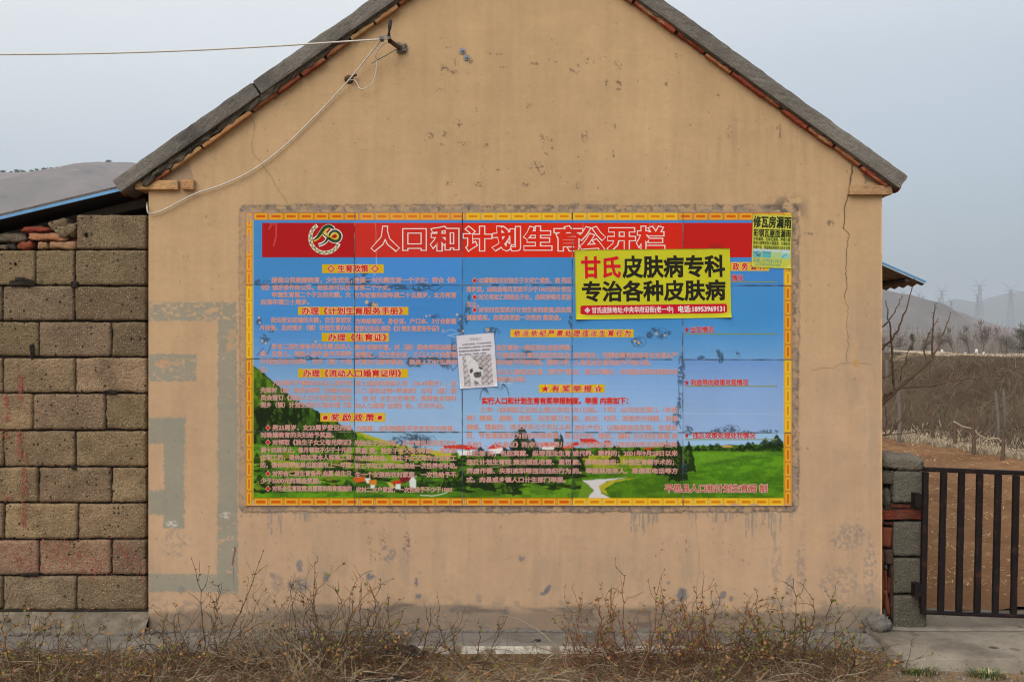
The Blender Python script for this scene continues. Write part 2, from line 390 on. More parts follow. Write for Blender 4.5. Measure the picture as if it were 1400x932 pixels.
    for (x, y, rx, ry) in ((505, 738, 5, 18), (524, 736, 6, 16), (513, 760, 12, 8), (500, 716, 18, 5), (556, 742, 5, 18), (906, 752, 4, 14), (898, 762, 5, 9), (939, 742, 4, 14), (968, 732, 4, 6), (395, 765, 4, 16), (1000, 750, 6, 20)):
        c.scuff(x, y, rx, ry, lin((116, 84, 74)), .8, .34, 2.2, int(x * 7 + y))
    U = lin((104, 88, 76))
    for (x, y, rx, ry, an) in ((605, 96, 3, 9, .3), (609, 93, 9, 4, .6), (622, 84, 2.5, 8, 0), (633, 95, 4, 4, 0), (640, 99, 3, 3, 0), (645, 85, 6, 3, -.5), (622, 99, 8, 3, 0), (690, 92, 9, 1.6, 0), (677, 74, 16, 1.4, .05), (615, 65, 10, 1.4, 0), (755, 83, 11, 2.2, .3), (733, 87, 9, 3, 0), (792, 93, 2, 8, 0), (784, 97, 8, 3, .4), (806, 83, 9, 6, 0), (826, 79, 7, 3, 0), (845, 88, 6, 9, 0), (846, 112, 6, 9, 0), (845, 122, 7, 2, 0), (828, 116, 3, 8, .3), (829, 113, 5, 2, 0), (604, 124, 9, 3, 0), (722, 148, 3, 9, 0), (652, 152, 2.5, 8, 0), (628, 170, 4, 14, 0), (588, 186, 7, 5, 0), (608, 183, 6, 6, 0), (581, 191, 4, 3, 0), (631, 196, 11, 5, 0), (604, 197, 3, 3, 0), (610, 211, 5, 4, 0), (664, 199, 5, 4, -.3), (743, 196, 5, 12, -.3), (747, 211, 4, 4, 0), (755, 203, 2, 6, .3), (735, 176, 6, 3, .5), (750, 190, 14, 5, 0), (800, 188, 6, 9, 0), (791, 218, 2.5, 8, .2), (840, 176, 3, 8, 0), (839, 210, 2.5, 8, 0), (614, 250, 4, 6, .4), (720, 253, 9, 3, 0), (790, 254, 3, 6, 0), (682, 232, 5, 4, 0), (738, 232, 16, 12, .6), (655, 252, 6, 5, 0), (930, 77, 8, 1.6, -.2), (911, 112, 3, 14, 0), (868, 146, 5, 2, -.3), (925, 78, 2, 10, 0), (997, 182, 5, 12, 0), (1065, 178, 4, 12, 0), (982, 130, 4, 3, 0), (912, 148, 2, 10, 0), (1136, 305, 9, 6, 0), (1105, 320, 14, 3, 0)):
        c.scuff(x, y, rx, ry, U, .75, .42, 2.2, int(x * 5 + y * 3), an)
    for k in range(900):
        x = rg.uniform(205, 1204); y = rg.uniform(30, 850); r = rg.uniform(.6, 1.5)
        if wall_top(x) < y: c.scuff(x, y, r, r * rg.uniform(.8, 2), U, rg.uniform(.2, .6), .8, 3, k)
    for k in range(60):
        x = rg.uniform(205, 1180); y = rg.uniform(40, 840); q = rg.uniform(-1, 1); l = rg.uniform(6, 26)
        if wall_top(x) + 10 < y: c.line([(x, y), (x + l * math.cos(q), y + l * math.sin(q))], .8, lin((150, 122, 94)), rg.uniform(.2, .5), .8, k)
    # cracks
    K = lin((58, 46, 36))
    c.line([(1166, 224), (1163, 250), (1160, 268)], 2.0, K, .95, .8, 71); c.line([(1160, 266), (1154, 285), (1155, 300), (1153, 312)], 1.5, K, .9, .9, 72)
    c.line([(1153, 312), (1161, 320), (1157, 345), (1156, 370), (1158, 395), (1154, 405)], 1.1, K, .85, .9, 73)
    c.line([(1154, 405), (1159, 420), (1158, 450), (1160, 470), (1157, 484), (1158, 495)], .9, K, .6, .9, 74, cover=.8)
    c.line([(1111, 506), (1122, 503), (1140, 503), (1150, 497), (1166, 496), (1190, 498)], .9, K, .5, .8, 75, cover=.85)
    c.scuff(1171, 497, 6, 6, lin((176, 138, 88)), .9, .95, 5, 76)
    c.line([(342, 158), (349, 171), (345, 195), (346, 210), (355, 220), (370, 240), (382, 262), (396, 282)], .9, K, .5, .8, 77, cover=.85)
    c.line([(225, 250), (232, 238), (240, 232), (262, 236), (262, 246)], 1.2, K, .6, 1.0, 78)
    c.poly([(222, 250), (235, 226), (256, 220), (263, 232), (264, 250)], lin((150, 130, 108)), .85, 2.5, 79)
    c.line([(950, 700), (957, 770), (950, 815), (940, 830)], .8, lin((120, 100, 84)), .5, .8, 80)
    # bare mortar below the verge bricks
    v = Y - wall_top(X) + (fbm(X, Y, 9, oc=4, seed=81) - .5) * 9
    c.mix(sst(5, 1.5, v) * .8, lin((112, 98, 82)))
    c.poly([(1180, 228), (1206, 246), (1206, 250), (1182, 250)], lin((104, 96, 84)), .8, 3, 82)
    c.line([(203, 862), (420, 864), (700, 863), (980, 864), (1206, 861)], 2.2, lin((58, 52, 46)), .7, 1.6, 87, cover=.7)
    # damp grey foot of the wall
    e = fbm(X, Y, 60, 14, 5, seed=83)
    mk = sst(822, 838, Y + (e - .5) * 34) * sst(310, 380, X)
    c.mix(mk * .66, lin((112, 102, 92)))
    c.mix(mk * sst(.5, .68, fbm(X, Y, 40, 9, 5, seed=84)) * .55, lin((84, 78, 76)))
    c.mix(sst(806, 834, Y) * sst(.5, .66, fbm(X, Y, 10, 8, 5, seed=85)) * .6, lin((128, 118, 106)))
    c.mix(sst(832, 842, Y + (e - .5) * 18) * sst(380, 310, X) * .7, lin((112, 100, 88)))
    c.mix(sst(1120, 1190, X) * sst(790, 850, Y + (e - .5) * 60) * .65, lin((118, 112, 100)))
    c.mix(sst(1203.6, 1205, X) * sst(.3, .5, fbm(X, Y, 8, 20, 3, seed=86)) * .7, lin((206, 172, 130)))
    return c
def grid_faces(nx, ny):
    i = np.arange(nx * ny).reshape(ny, nx); return np.stack([i[:-1, :-1].ravel(), i[1:, :-1].ravel(), i[1:, 1:].ravel(), i[:-1, 1:].ravel()], 1)
c = paint_wall()
top = wall_top(c.X); Yc = np.maximum(c.Y, top)
fq = grid_faces(c.nx, c.ny); fl = (Yc - c.Y).ravel()
dead = (Yc.ravel()[fq].max(1) - Yc.ravel()[fq].min(1)) < 1e-6
V = np.stack([WX(c.X), (fbm(c.X, Yc, 90, oc=3, seed=90) - .5) * .008, WZ(Yc)], -1).reshape(-1, 3)
wc = c.C * (GAIN * 1.05)
allow = ((c.Y >= top - 1e-6)).ravel()[fq].any(1)
front = np_mesh('gable_wall', V, [fq[allow & ~dead]], [M_wall], None, None, True, wc.reshape(-1, 3)); keep(front, house)
zT = WZ(float(wall_top(709.1)) + 1); zE_l = WZ(257); zE_r = WZ(250); HD = 7.2
b = MB()                                                                # body behind the painted face: gable core, side and back walls
pr = [(XL, WZ(868)), (XR, WZ(868)), (XR, zE_r), (WX(709.1), zT - .01), (XL, zE_l)]
def prism(b, pts, y0, y1, m=0):
    n = len(pts); b.add([(x, y0, z) for x, z in pts] + [(x, y1, z) for x, z in pts],
          [tuple(range(n)), tuple(range(2 * n - 1, n - 1, -1))] + [(i, i + n, (i + 1) % n + n, (i + 1) % n) for i in range(n)][::1], m)
prism(b, pr, .006, .24)
part(b, 'gable_core', M_plain, house)
for nm, xa, xb, zt in (('side_wall', XL + .001, XL + .24, zE_l - .02), ('side_wall', XR - .24, XR - .001, zE_r - .02)):
    b = MB(); b.box((xa, .243, -.05), (xb, HD, zt)); part(b, nm, M_plain, house)
b = MB(); prism(b, [(XL + .243, -.05), (XR - .243, -.05), (XR - .243, zE_r), (WX(709.1), zT - .02), (XL + .243, zE_l)], HD - .24, HD - .003); part(b, 'back_wall', M_plain, house)

# roof: concrete verge slabs on the gable edge, mortar bed, a course of thin bricks, clay tiles behind
YV = -.075
def topL(px): return 247 - .70 * (px - 151)
def topR(px): return .722 * (px - 909)
def verge(p0, p1, name, fn, sd, thick=.088, n=40):
    A, B = P(p0, fn(p0), YV), P(p1, fn(p1), YV); d = (B - A); L = d.length; d.normalize()
    up = Vector((-d.z, 0, d.x)); up = up if up.z > 0 else -up
    ctr = (A + B) / 2 - up * (thick / 2); ctr.y = YV + .13
    R = Matrix((d, Vector((0, 1, 0)), up)).transposed()
    if R.determinant() < 0: R = Matrix((-d, Vector((0, 1, 0)), up)).transposed()
    mb = MB(); rough_box(mb, ctr, (L - .005, .26, thick), R, (n, 8, 5), .006, .0026, sd, freq=6)
    return part(mb, name, M_conc, house)
verge(152, 344, 'verge_slab', topL, 1, n=30); verge(344.5, 712, 'verge_slab', topL, 2, n=60)
verge(708, 1243, 'verge_slab', topR, 3, n=80)
def along(mb, p, q, Y, th, dep, m, sd, col, n=(10, 2, 3), rough=.004, rnd=.006):
    A, B = P(*p, Y), P(*q, Y); d = B - A; L = d.length; d.normalize(); up = Vector((-d.z, 0, d.x)); up = up if up.z > 0 else -up
    cc = (A + B) / 2 + up * (th / 2); cc.y = Y + dep / 2
    R = Matrix((d, Vector((0, 1, 0)), up)).transposed()
    if R.determinant() < 0: R = Matrix((-d, Vector((0, 1, 0)), up)).transposed()
    rough_box(mb, cc, (L, dep, th), R, n, rnd, rough, sd, m, col)
mb = MB()
def botL(px): return 202 - .722 * (px - 278)
def botR(px): return 4 + .725 * (px - 865)
along(mb, (196, botL(196) - 5), (712, botL(712) - 5), -.052, .048, .26, 0, 5, None, (110, 2, 3), .012)
along(mb, (706, botR(706) - 5), (1222, botR(1222) - 6), -.052, .048, .26, 0, 6, None, (110, 2, 3), .012)
part(mb, 'mortar_bed', M_mortar, house)
mb = MB(); along(mb, (330, topL(330) + 19), (360, topL(360) + 19), YV + .014, .055, .2, 0, 9, None, (4, 2, 2), .002, .002); part(mb, 'open_joint', M_core, house)
RB = [(152, 92, 62), (176, 128, 86), (140, 78, 56), (186, 146, 100), (160, 100, 66)]
bl = [(204, 234), (234, 277), (278, 345), (346, 380), (381, 412), (414, 446), (447, 479), (481, 513), (514, 546), (547, 580), (581, 613), (614, 647), (648, 680), (681, 709)]
brr = [(711, 742), (743, 775), (776, 808), (809, 838), (839, 864), (866, 922), (925, 962), (963, 998), (999, 1044), (1042, 1066), (1068, 1102), (1103, 1138), (1140, 1175), (1176, 1212)]
for k, (a, q) in enumerate(bl):
    mb = MB(); o = (k * 7 % 3 - 1) * .9; along(mb, (a, botL(a) - .3 + o), (q - .7, botL(q - .7) - .3 + o), -.040 - .004 * (k % 3), .025, .2, 0, 20 + k, tuple(tone(RB[(k * 3 + (k > 4) * 2) % 5])), (8, 2, 2), .003)
    part(mb, 'verge_brick', M_brick, house, col=True)
for k, (a, q) in enumerate(brr):
    mb = MB(); o = (k * 5 % 3 - 1) * .9; along(mb, (a + .7, botR(a) - .3 + o), (q, botR(q) - .3 + o), -.040 - .004 * (k % 3), .025, .2, 0, 50 + k, tuple(tone([(150, 76, 54), (140, 70, 50), (168, 108, 74), (146, 72, 54), (158, 88, 60)][k % 5])), (8, 2, 2), .003)
    part(mb, 'verge_brick', M_brick, house, col=True)
mb = MB(); along(mb, (223, 238.5), (254, 218.5), -.034, .022, .2, 0, 81, tuple(tone((142, 72, 52)))); part(mb, 'verge_brick', M_brick, house, col=True)
for k, (a, q, y0, y1, cc) in enumerate(((184.5, 243, 246, 259, (188, 148, 104)), (247.5, 265, 245, 259, (180, 136, 96)), (1162, 1221, 252.5, 266, (172, 136, 100)))):
    A, B = P(a, y1, -.035), P(q, y0, -.035)
    mb = MB(); rough_box(mb, ((A.x + B.x) / 2, .06, (A.z + B.z) / 2), (B.x - A.x, .19, B.z - A.z), None, (14, 4, 5), .004, .0022, 90 + k, 0, tuple(tone(cc)))
    part(mb, 'corbel_brick', M_brick, house, col=True)
for sgn, fn, pe in ((-1, topL, 158), (1, topR, 1238)):                  # clay tile roof behind the verge
    ys = np.arange(-.03, HD + .25, .05); A = P(pe, fn(pe) + 15, YV); B = P(709.6, fn(709.6) + 15, YV)
    dx = B - A; L = dx.length; dx.normalize(); up = Vector((-dx.z, 0, dx.x)); up = up if up.z > 0 else -up
    ss = []; rows = int(L / .28); 
    for r in range(rows + 1): ss += [r * L / rows] + ([r * L / rows + .012] if r < rows else [])
    VV = []; ns = len(ss)
    for j, s_ in enumerate(ss):
        lift = .018 if j % 2 else .0
        for y in ys: 
            q = A + dx * s_ + up * (lift * (1 - .0) + .016 * abs(math.sin(math.pi * (y) / .2)) - .02)
            VV.append((q.x, y, q.z))
    VV = np.array(VV); f = grid_faces(len(ys), ns)
    V2 = VV - np.array(up) * .03; nV = len(VV); f2 = f[:, ::-1] + nV
    g = np.arange(nV).reshape(ns, len(ys)); rim = np.concatenate([g[0], g[1:, -1], g[-1, -2::-1], g[-2:0:-1, 0]]); nr = np.roll(rim, -1)
    f3 = np.stack([rim, nr, nr + nV, rim + nV], 1)
    keep(np_mesh('roof_slope', np.concatenate([VV, V2]), [f, f2, f3], [M_tile]), house)
mb = MB(); mb.tube([(WX(709.6), y, WZ(-128)) for y in (.2, HD + .2)], .09, None, 10); part(mb, 'ridge_cap', M_tile, house)
for x, y in ((632, 70), (638, 79)):                                     # two bolts with washers
    mb = MB(); q = P(x, y, 0); mb.tube([(q.x, .0, q.z), (q.x, -.006, q.z)], .019, None, 14, 0); mb.tube([(q.x, -.006, q.z), (q.x, -.018, q.z)], .007, None, 6, 0)
    part(mb, 'wall_bolt', M_zinc, house)
# hole with a rusty sleeve for the thin wire
mb = MB(); q = P(477, 109, 0); mb.tube([(q.x, .0, q.z), (q.x, -.012, q.z)], .028, .02, 9, 0); mb.tube([(q.x - .02, -.012, q.z), (q.x + .05, -.03, q.z + .02)], .012, .006, 6, 0)
part(mb, 'wire_sleeve', M_rust, house)

# ------------------------------------------------------------------ bracket and cables
M_tape = mat('tape_wrap', (120, 128, 132), .7, .2, 60)
br = empty('cable_bracket', tuple(P(548, 66, 0)))
tag(br, 'bent black conduit bracket standing out of the upper gable and holding a white cable', 'bracket')
mb = MB(); mb.tube([P(549, 67, .0), P(541, 62, -.07), P(533, 56, -.15)], .014, .013, 8); part(mb, 'iron_arm', M_rust, br)
mb = MB(); mb.tube([P(533.5, 59, -.15), P(531.5, 50, -.153), P(532.6, 38, -.156), P(534.2, 28, -.16)], .0115, .0105, 10); part(mb, 'conduit', M_black, br, smooth=True)
mb = MB(); q = P(549, 67, 0); rough_box(mb, (q.x, -.008, q.z), (.07, .03, .06), None, (5, 2, 5), .012, .008, 7); part(mb, 'mortar_plug', M_conc, br)
def cable(name, pts, r, m, label, cat, sides=6, sub=6):
    q = []; pts = [Vector(p) for p in pts]; n = len(pts)
    for i in range(n - 1):
        p0, p1, p2, p3 = pts[max(i - 1, 0)], pts[i], pts[i + 1], pts[min(i + 2, n - 1)]
        for k in range(sub):
            t = k / sub; q.append(.5 * ((2 * p1) + (-p0 + p2) * t + (2 * p0 - 5 * p1 + 4 * p2 - p3) * t * t + (-p0 + 3 * p1 - 3 * p2 + p3) * t ** 3))
    q.append(pts[-1]); mb = MB(); mb.tube(q, r, None, sides)
    o = mb.build(name, m, smooth=True, loc=tuple(pts[0])); return tag(o, label, cat)
cable('overhead_cable', [P(535, 52, -.17), P(521, 54, -.17), P(480, 56.5, -.18), P(380, 63, -.2), P(240, 70, -.24), P(80, 74, -.3), P(-120, 74, -.34), P(-420, 66, -.4), P(-800, 40, -.4)], .0048, M_cable, 'white cable stretched through the air from the black bracket past the roof edge', 'cable')
cable('drop_cable', [P(521, 54, -.16), P(514, 64, -.10), P(501, 80, -.06), P(480, 106, -.04), P(453, 136, -.022), P(404, 186, -.02), P(372, 214, -.02), P(340, 236, -.02), P(303, 253, -.02), P(268, 264.5, -.02), P(245, 276, -.02), P(224, 287, -.02), P(208, 292, -.02), P(202.5, 291, -.03), P(201, 283, -.02), P(201, 276, .1)], .0044, M_cable, 'white cable drooping down the wall from the bracket to the eave above the blocks', 'cable')
cable('thin_wire', [P(529, 57, -.15), P(519, 66, -.11), P(513.5, 76, -.08), P(515, 83, -.06), P(514, 98, -.05), P(510, 112, -.045), P(503, 119, -.045), P(493, 122, -.04), P(488, 114, -.035), P(484, 109.5, -.03), P(477, 110, -.01)], .0032, M_cable, 'thin pale wire looped below the bracket into a rusty hole in the wall', 'wire', 5)
cable('thin_wire', [P(545, 67, -.02), P(536, 71, -.05), P(526, 77, -.06), P(516, 82, -.06), P(508, 87, -.05)], .003, M_wire, 'thin green wire tied from the bracket plug to the pale loop', 'wire', 5)
mb = MB()
for k in range(9):
    a = P(519 + k * .55, 50.5, -.182); q = P(520 + k * .6, 57.2, -.155); mb.tube([a, (a + q) / 2 + Vector((0, -.012, 0)), q], .0022, None, 4)
for k in range(2): mb.tube([P(519, 50 + k * 2, -.18), P(528, 49 + 2 * k, -.18), P(535, 52, -.178)], .0022, None, 4)
tag(mb.build('wire_tie', M_tape), 'grey wire tie wound round the white cable beside the bracket', 'wire tie')
# ------------------------------------------------------------------ the notice board: printed tile panel, banner, headings, text
YP = -.012
board = empty('notice_board', (WX(709), 0, WZ(690)))
tag(board, 'large blue tiled notice board with red title banner and printed green landscape', 'notice board')
cb = Canvas(336.5, 1081.5, 290.5, 690.5, .8, lin((80, 140, 198)))
X, Y = cb.X, cb.Y
t = sst(430, 640, Y)[..., None]
cb.C[:] = lin((66, 132, 194)) * (1 - t) + lin((168, 188, 212)) * t
t2 = (sst(430, 600, Y) * .6)[..., None]
cb.C[:] = cb.C * (1 - t2) + lin((132, 172, 210)) * t2
cb.C *= (1 + .10 * (fbm(X, Y, 60, oc=4, seed=3) - .5) + .05 * (fbm(X, Y, 200, 4, 3, seed=4) - .5))[..., None]
GR, GD, GM, YE = lin((92, 132, 30)), lin((30, 44, 18)), lin((66, 104, 28)), lin((164, 160, 34))
def greens(mask_poly, a, b, sc, sd, sy=None, thr=.5, ragged=1.5):
    tmp = cb.C.copy(); cb.poly(mask_poly, (0, 0, 0), 1, ragged, sd); m = 1 - (cb.C.sum(2) / np.maximum(tmp.sum(2), 1e-6)); m = np.clip(m, 0, 1)
    n = sst(thr - .12, thr + .12, fbm(X, Y, sc, sy or sc, 5, sd + 1))[..., None]
    colr = np.asarray(a) * (1 - n) + np.asarray(b) * n
    colr = colr * (1 + .5 * (fbm(X, Y, 3, oc=3, seed=sd + 5) - .5))[..., None]
    cb.C[:] = tmp * (1 - m[..., None]) + colr * m[..., None]
# far meadow and the general ground of the picture
greens([(345, 612), (480, 600), (560, 612), (640, 622), (760, 612), (900, 610), (1072, 606), (1072, 682), (345, 682)], lin((84, 126, 30)), lin((62, 98, 24)), 40, 100, 7)
greens([(470, 584), (487, 589), (520, 600), (560, 611), (600, 617), (640, 622), (640, 634), (470, 640)], lin((130, 152, 36)), lin((96, 134, 30)), 24, 110, 6)
cb.poly([(486, 588), (520, 599), (560, 610), (604, 617), (600, 620), (556, 614), (500, 598)], lin((178, 166, 40)), .8, 1.2, 111)
cb.poly([(540, 612), (600, 616), (636, 622), (590, 624), (545, 620)], lin((186, 174, 34)), .8, 1.5, 112)
# the wooded slope
greens([(344, 497), (352, 502), (366, 514), (382, 527), (402, 545), (430, 560), (452, 571), (470, 582), (488, 592), (488, 606), (440, 618), (345, 616)], lin((34, 50, 18)), lin((78, 112, 30)), 9, 120, 15, .56, 2.5)
greens([(344, 500), (356, 508), (384, 532), (394, 548), (372, 545), (345, 560)], lin((92, 122, 28)), lin((60, 88, 26)), 9, 123, 14, .5, 2)
greens([(345, 560), (400, 552), (440, 575), (470, 590), (430, 612), (345, 618)], lin((28, 40, 18)), lin((52, 78, 26)), 7, 126, 12, .62, 2)
rg = random.Random(8)
def ptree(x, y, w_, h_, c1=(34, 54, 20), sd=0):
    cb.poly([(x - w_ / 2, y), (x - w_ * .42, y - h_ * .4), (x - w_ * .12, y - h_ * .86), (x, y - h_), (x + w_ * .16, y - h_ * .84), (x + w_ * .45, y - h_ * .4), (x + w_ / 2, y)], lin(c1), .95, max(1.2, w_ * .13), sd, max(2.5, w_ * .3))
    cb.scuff(x - w_ * .12, y - h_ * .5, w_ * .34, h_ * .4, lin((74, 106, 34)), .75, .45, 2.6, sd + 7)
for k in range(90):
    x = rg.uniform(346, 486); y0_ = 500 + (x - 346) * .66; y = rg.uniform(y0_ + 14, 622); ptree(x, y, rg.uniform(5, 9), rg.uniform(11, 20), rg.choice([(30, 46, 18), (44, 68, 22), (24, 36, 16), (58, 88, 26)]), k)
# fields, hedges and shade in the picture
for pts, a_, q_, sd in (([(345, 606), (420, 612), (480, 626), (440, 634), (345, 628)], (88, 128, 30), (66, 104, 28), 131), ([(345, 622), (400, 630), (420, 640), (345, 634)], (168, 160, 34), (120, 140, 32), 132),
                        ([(345, 648), (430, 652), (484, 668), (484, 682), (345, 682)], (92, 138, 30), (66, 106, 26), 133), ([(420, 642), (480, 650), (476, 660), (430, 656)], (120, 148, 34), (88, 128, 28), 134),
                        ([(600, 628), (640, 626), (640, 640), (606, 640)], (96, 138, 32), (70, 110, 26), 135), ([(640, 627), (712, 624), (720, 640), (640, 648)], (92, 134, 30), (66, 104, 26), 136),
                        ([(786, 622), (905, 616), (905, 640), (786, 648)], (140, 148, 32), (90, 124, 28), 137), ([(690, 660), (780, 650), (800, 680), (690, 682)], (92, 138, 30), (74, 116, 28), 138),
                        ([(796, 640), (940, 640), (1072, 622), (1072, 682), (796, 682)], (82, 128, 26), (66, 108, 24), 139)):
    greens(pts, lin(a_), lin(q_), 16, sd, 5, .5, 2)
for k in range(84):
    x = rg.uniform(348, 640); y = rg.uniform(618, 672); cb.poly([(x - rg.uniform(8, 22), y), (x - 4, y - rg.uniform(2, 4)), (x + rg.uniform(8, 26), y + 1), (x + 6, y + rg.uniform(2, 4))], lin(rg.choice([(26, 36, 16), (34, 50, 20), (24, 32, 16)])), .9, 1.6, 200 + k)
    ptree(x, y, rg.uniform(6, 14), rg.uniform(7, 15), rg.choice([(34, 54, 20), (28, 42, 18), (60, 90, 28), (110, 120, 30)]), 250 + k)
for k in range(60):
    x = rg.uniform(640, 795); y = rg.uniform(628, 668); cb.poly([(x - rg.uniform(10, 26), y), (x, y - 3), (x + rg.uniform(10, 26), y + 1), (x, y + 3)], lin((28, 38, 16)), .9, 1.6, 300 + k)
    ptree(x, y, rg.uniform(8, 18), rg.uniform(8, 16), rg.choice([(34, 54, 20), (28, 42, 18), (52, 80, 26)]), 340 + k)
w = cb.win(796, 1072, 618, 682); cb.C[w] *= (1.0 + .30 * sst(660, 618, Y[w]) - .04)[..., None]
# skyline trees
for k in range(46):
    x = 640 + k * 9.4 + rg.uniform(-3, 3); ptree(x, 622 - (x > 940) * 6, rg.uniform(9, 15), rg.uniform(6, 15), rg.choice([(26, 42, 18), (38, 60, 22), (22, 34, 16)]), 400 + k)
for (x, y, w_, h_) in ((714, 625, 30, 44), (706, 622, 20, 32), (728, 618, 18, 20), (761, 616, 10, 27), (767, 616, 9, 25), (738, 655, 40, 26), (715, 642, 44, 18), (912, 650, 30, 50), (926, 656, 26, 55), (940, 645, 22, 42), (900, 640, 20, 22), (840, 632, 16, 14), (796, 626, 18, 14), (1046, 613, 20, 14), (1060, 611, 22, 17), (1022, 614, 16, 10), (700, 675, 30, 14), (660, 668, 36, 20), (610, 668, 14, 18), (630, 664, 16, 22)):
    ptree(x, y, w_, h_, (26, 40, 18), int(x + y))
def pbox(pts, cc, sd=0): cb.poly(pts, lin(cc), .97, .25, sd)
R1, R2, WH = (196, 48, 24), (120, 28, 40), (214, 216, 212)
for pts, cc in (([(606, 608), (632, 607), (652, 610), (652, 614), (608, 613)], R1), ([(626, 615), (646, 615), (646, 621), (628, 622)], WH), ([(665, 613), (676, 606), (690, 610), (686, 614)], R1), ([(668, 614), (687, 611), (688, 619), (670, 620)], WH), ([(738, 606), (756, 604), (762, 609), (742, 612)], R1), ([(741, 610), (758, 609), (757, 614), (741, 614)], WH),
                ([(768, 611), (784, 605), (786, 611), (770, 613)], R1), ([(792, 599), (812, 599), (822, 606), (795, 606)], R1), ([(784, 604), (790, 603), (792, 608), (784, 609)], R1), ([(826, 602), (834, 602), (836, 605), (826, 606)], R1), ([(880, 612), (892, 611.5), (892, 613.5), (881, 614)], R1),
                ([(483, 653), (498, 650), (501, 657), (486, 659)], (206, 90, 34)), ([(499, 653), (507, 653), (505, 660), (502, 660)], WH), ([(504, 656), (515, 655), (515, 662), (506, 662)], (208, 120, 36)), ([(507, 662), (513, 662), (513, 667), (507, 667)], WH), ([(529, 658), (536, 660), (542, 666), (535, 667)], (196, 170, 90)), ([(536, 657), (548, 656), (550, 661), (538, 661)], R1), ([(541, 661), (548, 661), (548, 668), (541, 668)], WH),
                ([(545, 652), (563, 649), (566, 656), (549, 659)], R2), ([(560, 657), (564.5, 648.5), (569, 656), (569, 667), (561, 667)], WH), ([(549, 660), (560, 659), (560, 664), (550, 664)], (92, 128, 34)), ([(986, 609), (998, 608), (1002, 610.5), (988, 611)], (196, 150, 80)), ([(1024, 615), (1040, 610), (1052, 613), (1030, 616)], (34, 52, 24))):
    pbox(pts, cc, int(pts[0][0]))
cb.poly([(796, 656), (830, 654), (856, 652), (830, 657), (819, 664), (822, 674), (836, 681), (800, 681), (812, 670)], lin((206, 206, 204)), .95, .8, 501)
cb.poly([(796, 657), (812, 668), (803, 681), (790, 681)], lin((104, 140, 40)), .9, 2, 502); cb.poly([(818, 664), (834, 656), (870, 652), (842, 658), (826, 668), (832, 676), (822, 672)], lin((182, 172, 44)), .8, 1.2, 503)
cb.line([(575, 676), (590, 677), (605, 675), (612, 672)], 1.2, lin((214, 216, 190)), .8, .3, 504)
cb.line([(660, 640), (720, 632)], 1, lin((180, 186, 120)), .4, .4, 505)
# tile-to-tile differences of the print
cols, rows = (336, 485, 632, 782, 933, 1083), (288, 389.5, 490.5, 590, 692)
for i in range(5):
    for j in range(4):
        w = cb.win(cols[i], cols[i + 1], rows[j], rows[j + 1]); cb.C[w] *= np.array([1 + rg.uniform(-.05, .05) for _ in range(3)]) * (1.05 if (i + j) % 2 else .97)
# border of nested rectangles
def border_cell(x0, y0, x1, y1, hue, along_x):
    o = {0: ((196, 122, 22), (216, 168, 46), (200, 84, 22)), 1: ((212, 160, 24), (222, 186, 50), (206, 120, 24)), 2: ((206, 132, 34), (218, 166, 62), (206, 104, 44))}[hue]
    cb.rect(x0, x1, y0, y1, lin(o[0]), 1, .3)
    a, q = (x0 + 1.6, y0 + 1.3) ; c_, d_ = (x1 - 1.6, y1 - 1.3)
    cb.rect(a, c_, q, d_, lin(o[1]), 1, .4); cb.rect(a + 1.7, c_ - 1.7, q + 1.7, d_ - 1.7, lin(o[0]), 1, .4)
    m = 3.0 if along_x else 2.4; cb.rect(a + m, c_ - m, q + 2.4 + (0 if along_x else .6), d_ - 2.4 - (0 if along_x else .6), lin(o[2]), 1, .5)
hue_top = (0, 2, 1, 1, 0); hue_l = (2, 1, 0, 0); hue_bot = (0, 0, 0, 1, 1)
def hue_of(v, edges, hs):
    for k in range(len(hs)):
        if v < edges[k + 1]: return hs[k]
    return hs[-1]
for k in range(35):
    a = 347 + k * 20.7; 
    if a + 20 > 1072: break
    border_cell(a, 291, a + 20.4, 301.3, hue_of(a + 10, cols, hue_top), True); border_cell(a, 680, a + 20.4, 690.5, hue_of(a + 10, cols, hue_bot), True)
for k in range(20):
    a = 291 + k * 20
    border_cell(336.5, a, 346, a + 19.7, hue_of(a + 10, rows, hue_l), False); border_cell(1071.5, a, 1081.5, a + 19.7, hue_of(a + 10, rows, (1, 0, 1, 0)), False)
for q in ((336.5, 346.6, 301.3, 301.9), (346, 347.4, 301.5, 680), (1070.6, 1071.6, 301.5, 680)): cb.rect(*q, lin((190, 176, 60)), .8, .4)
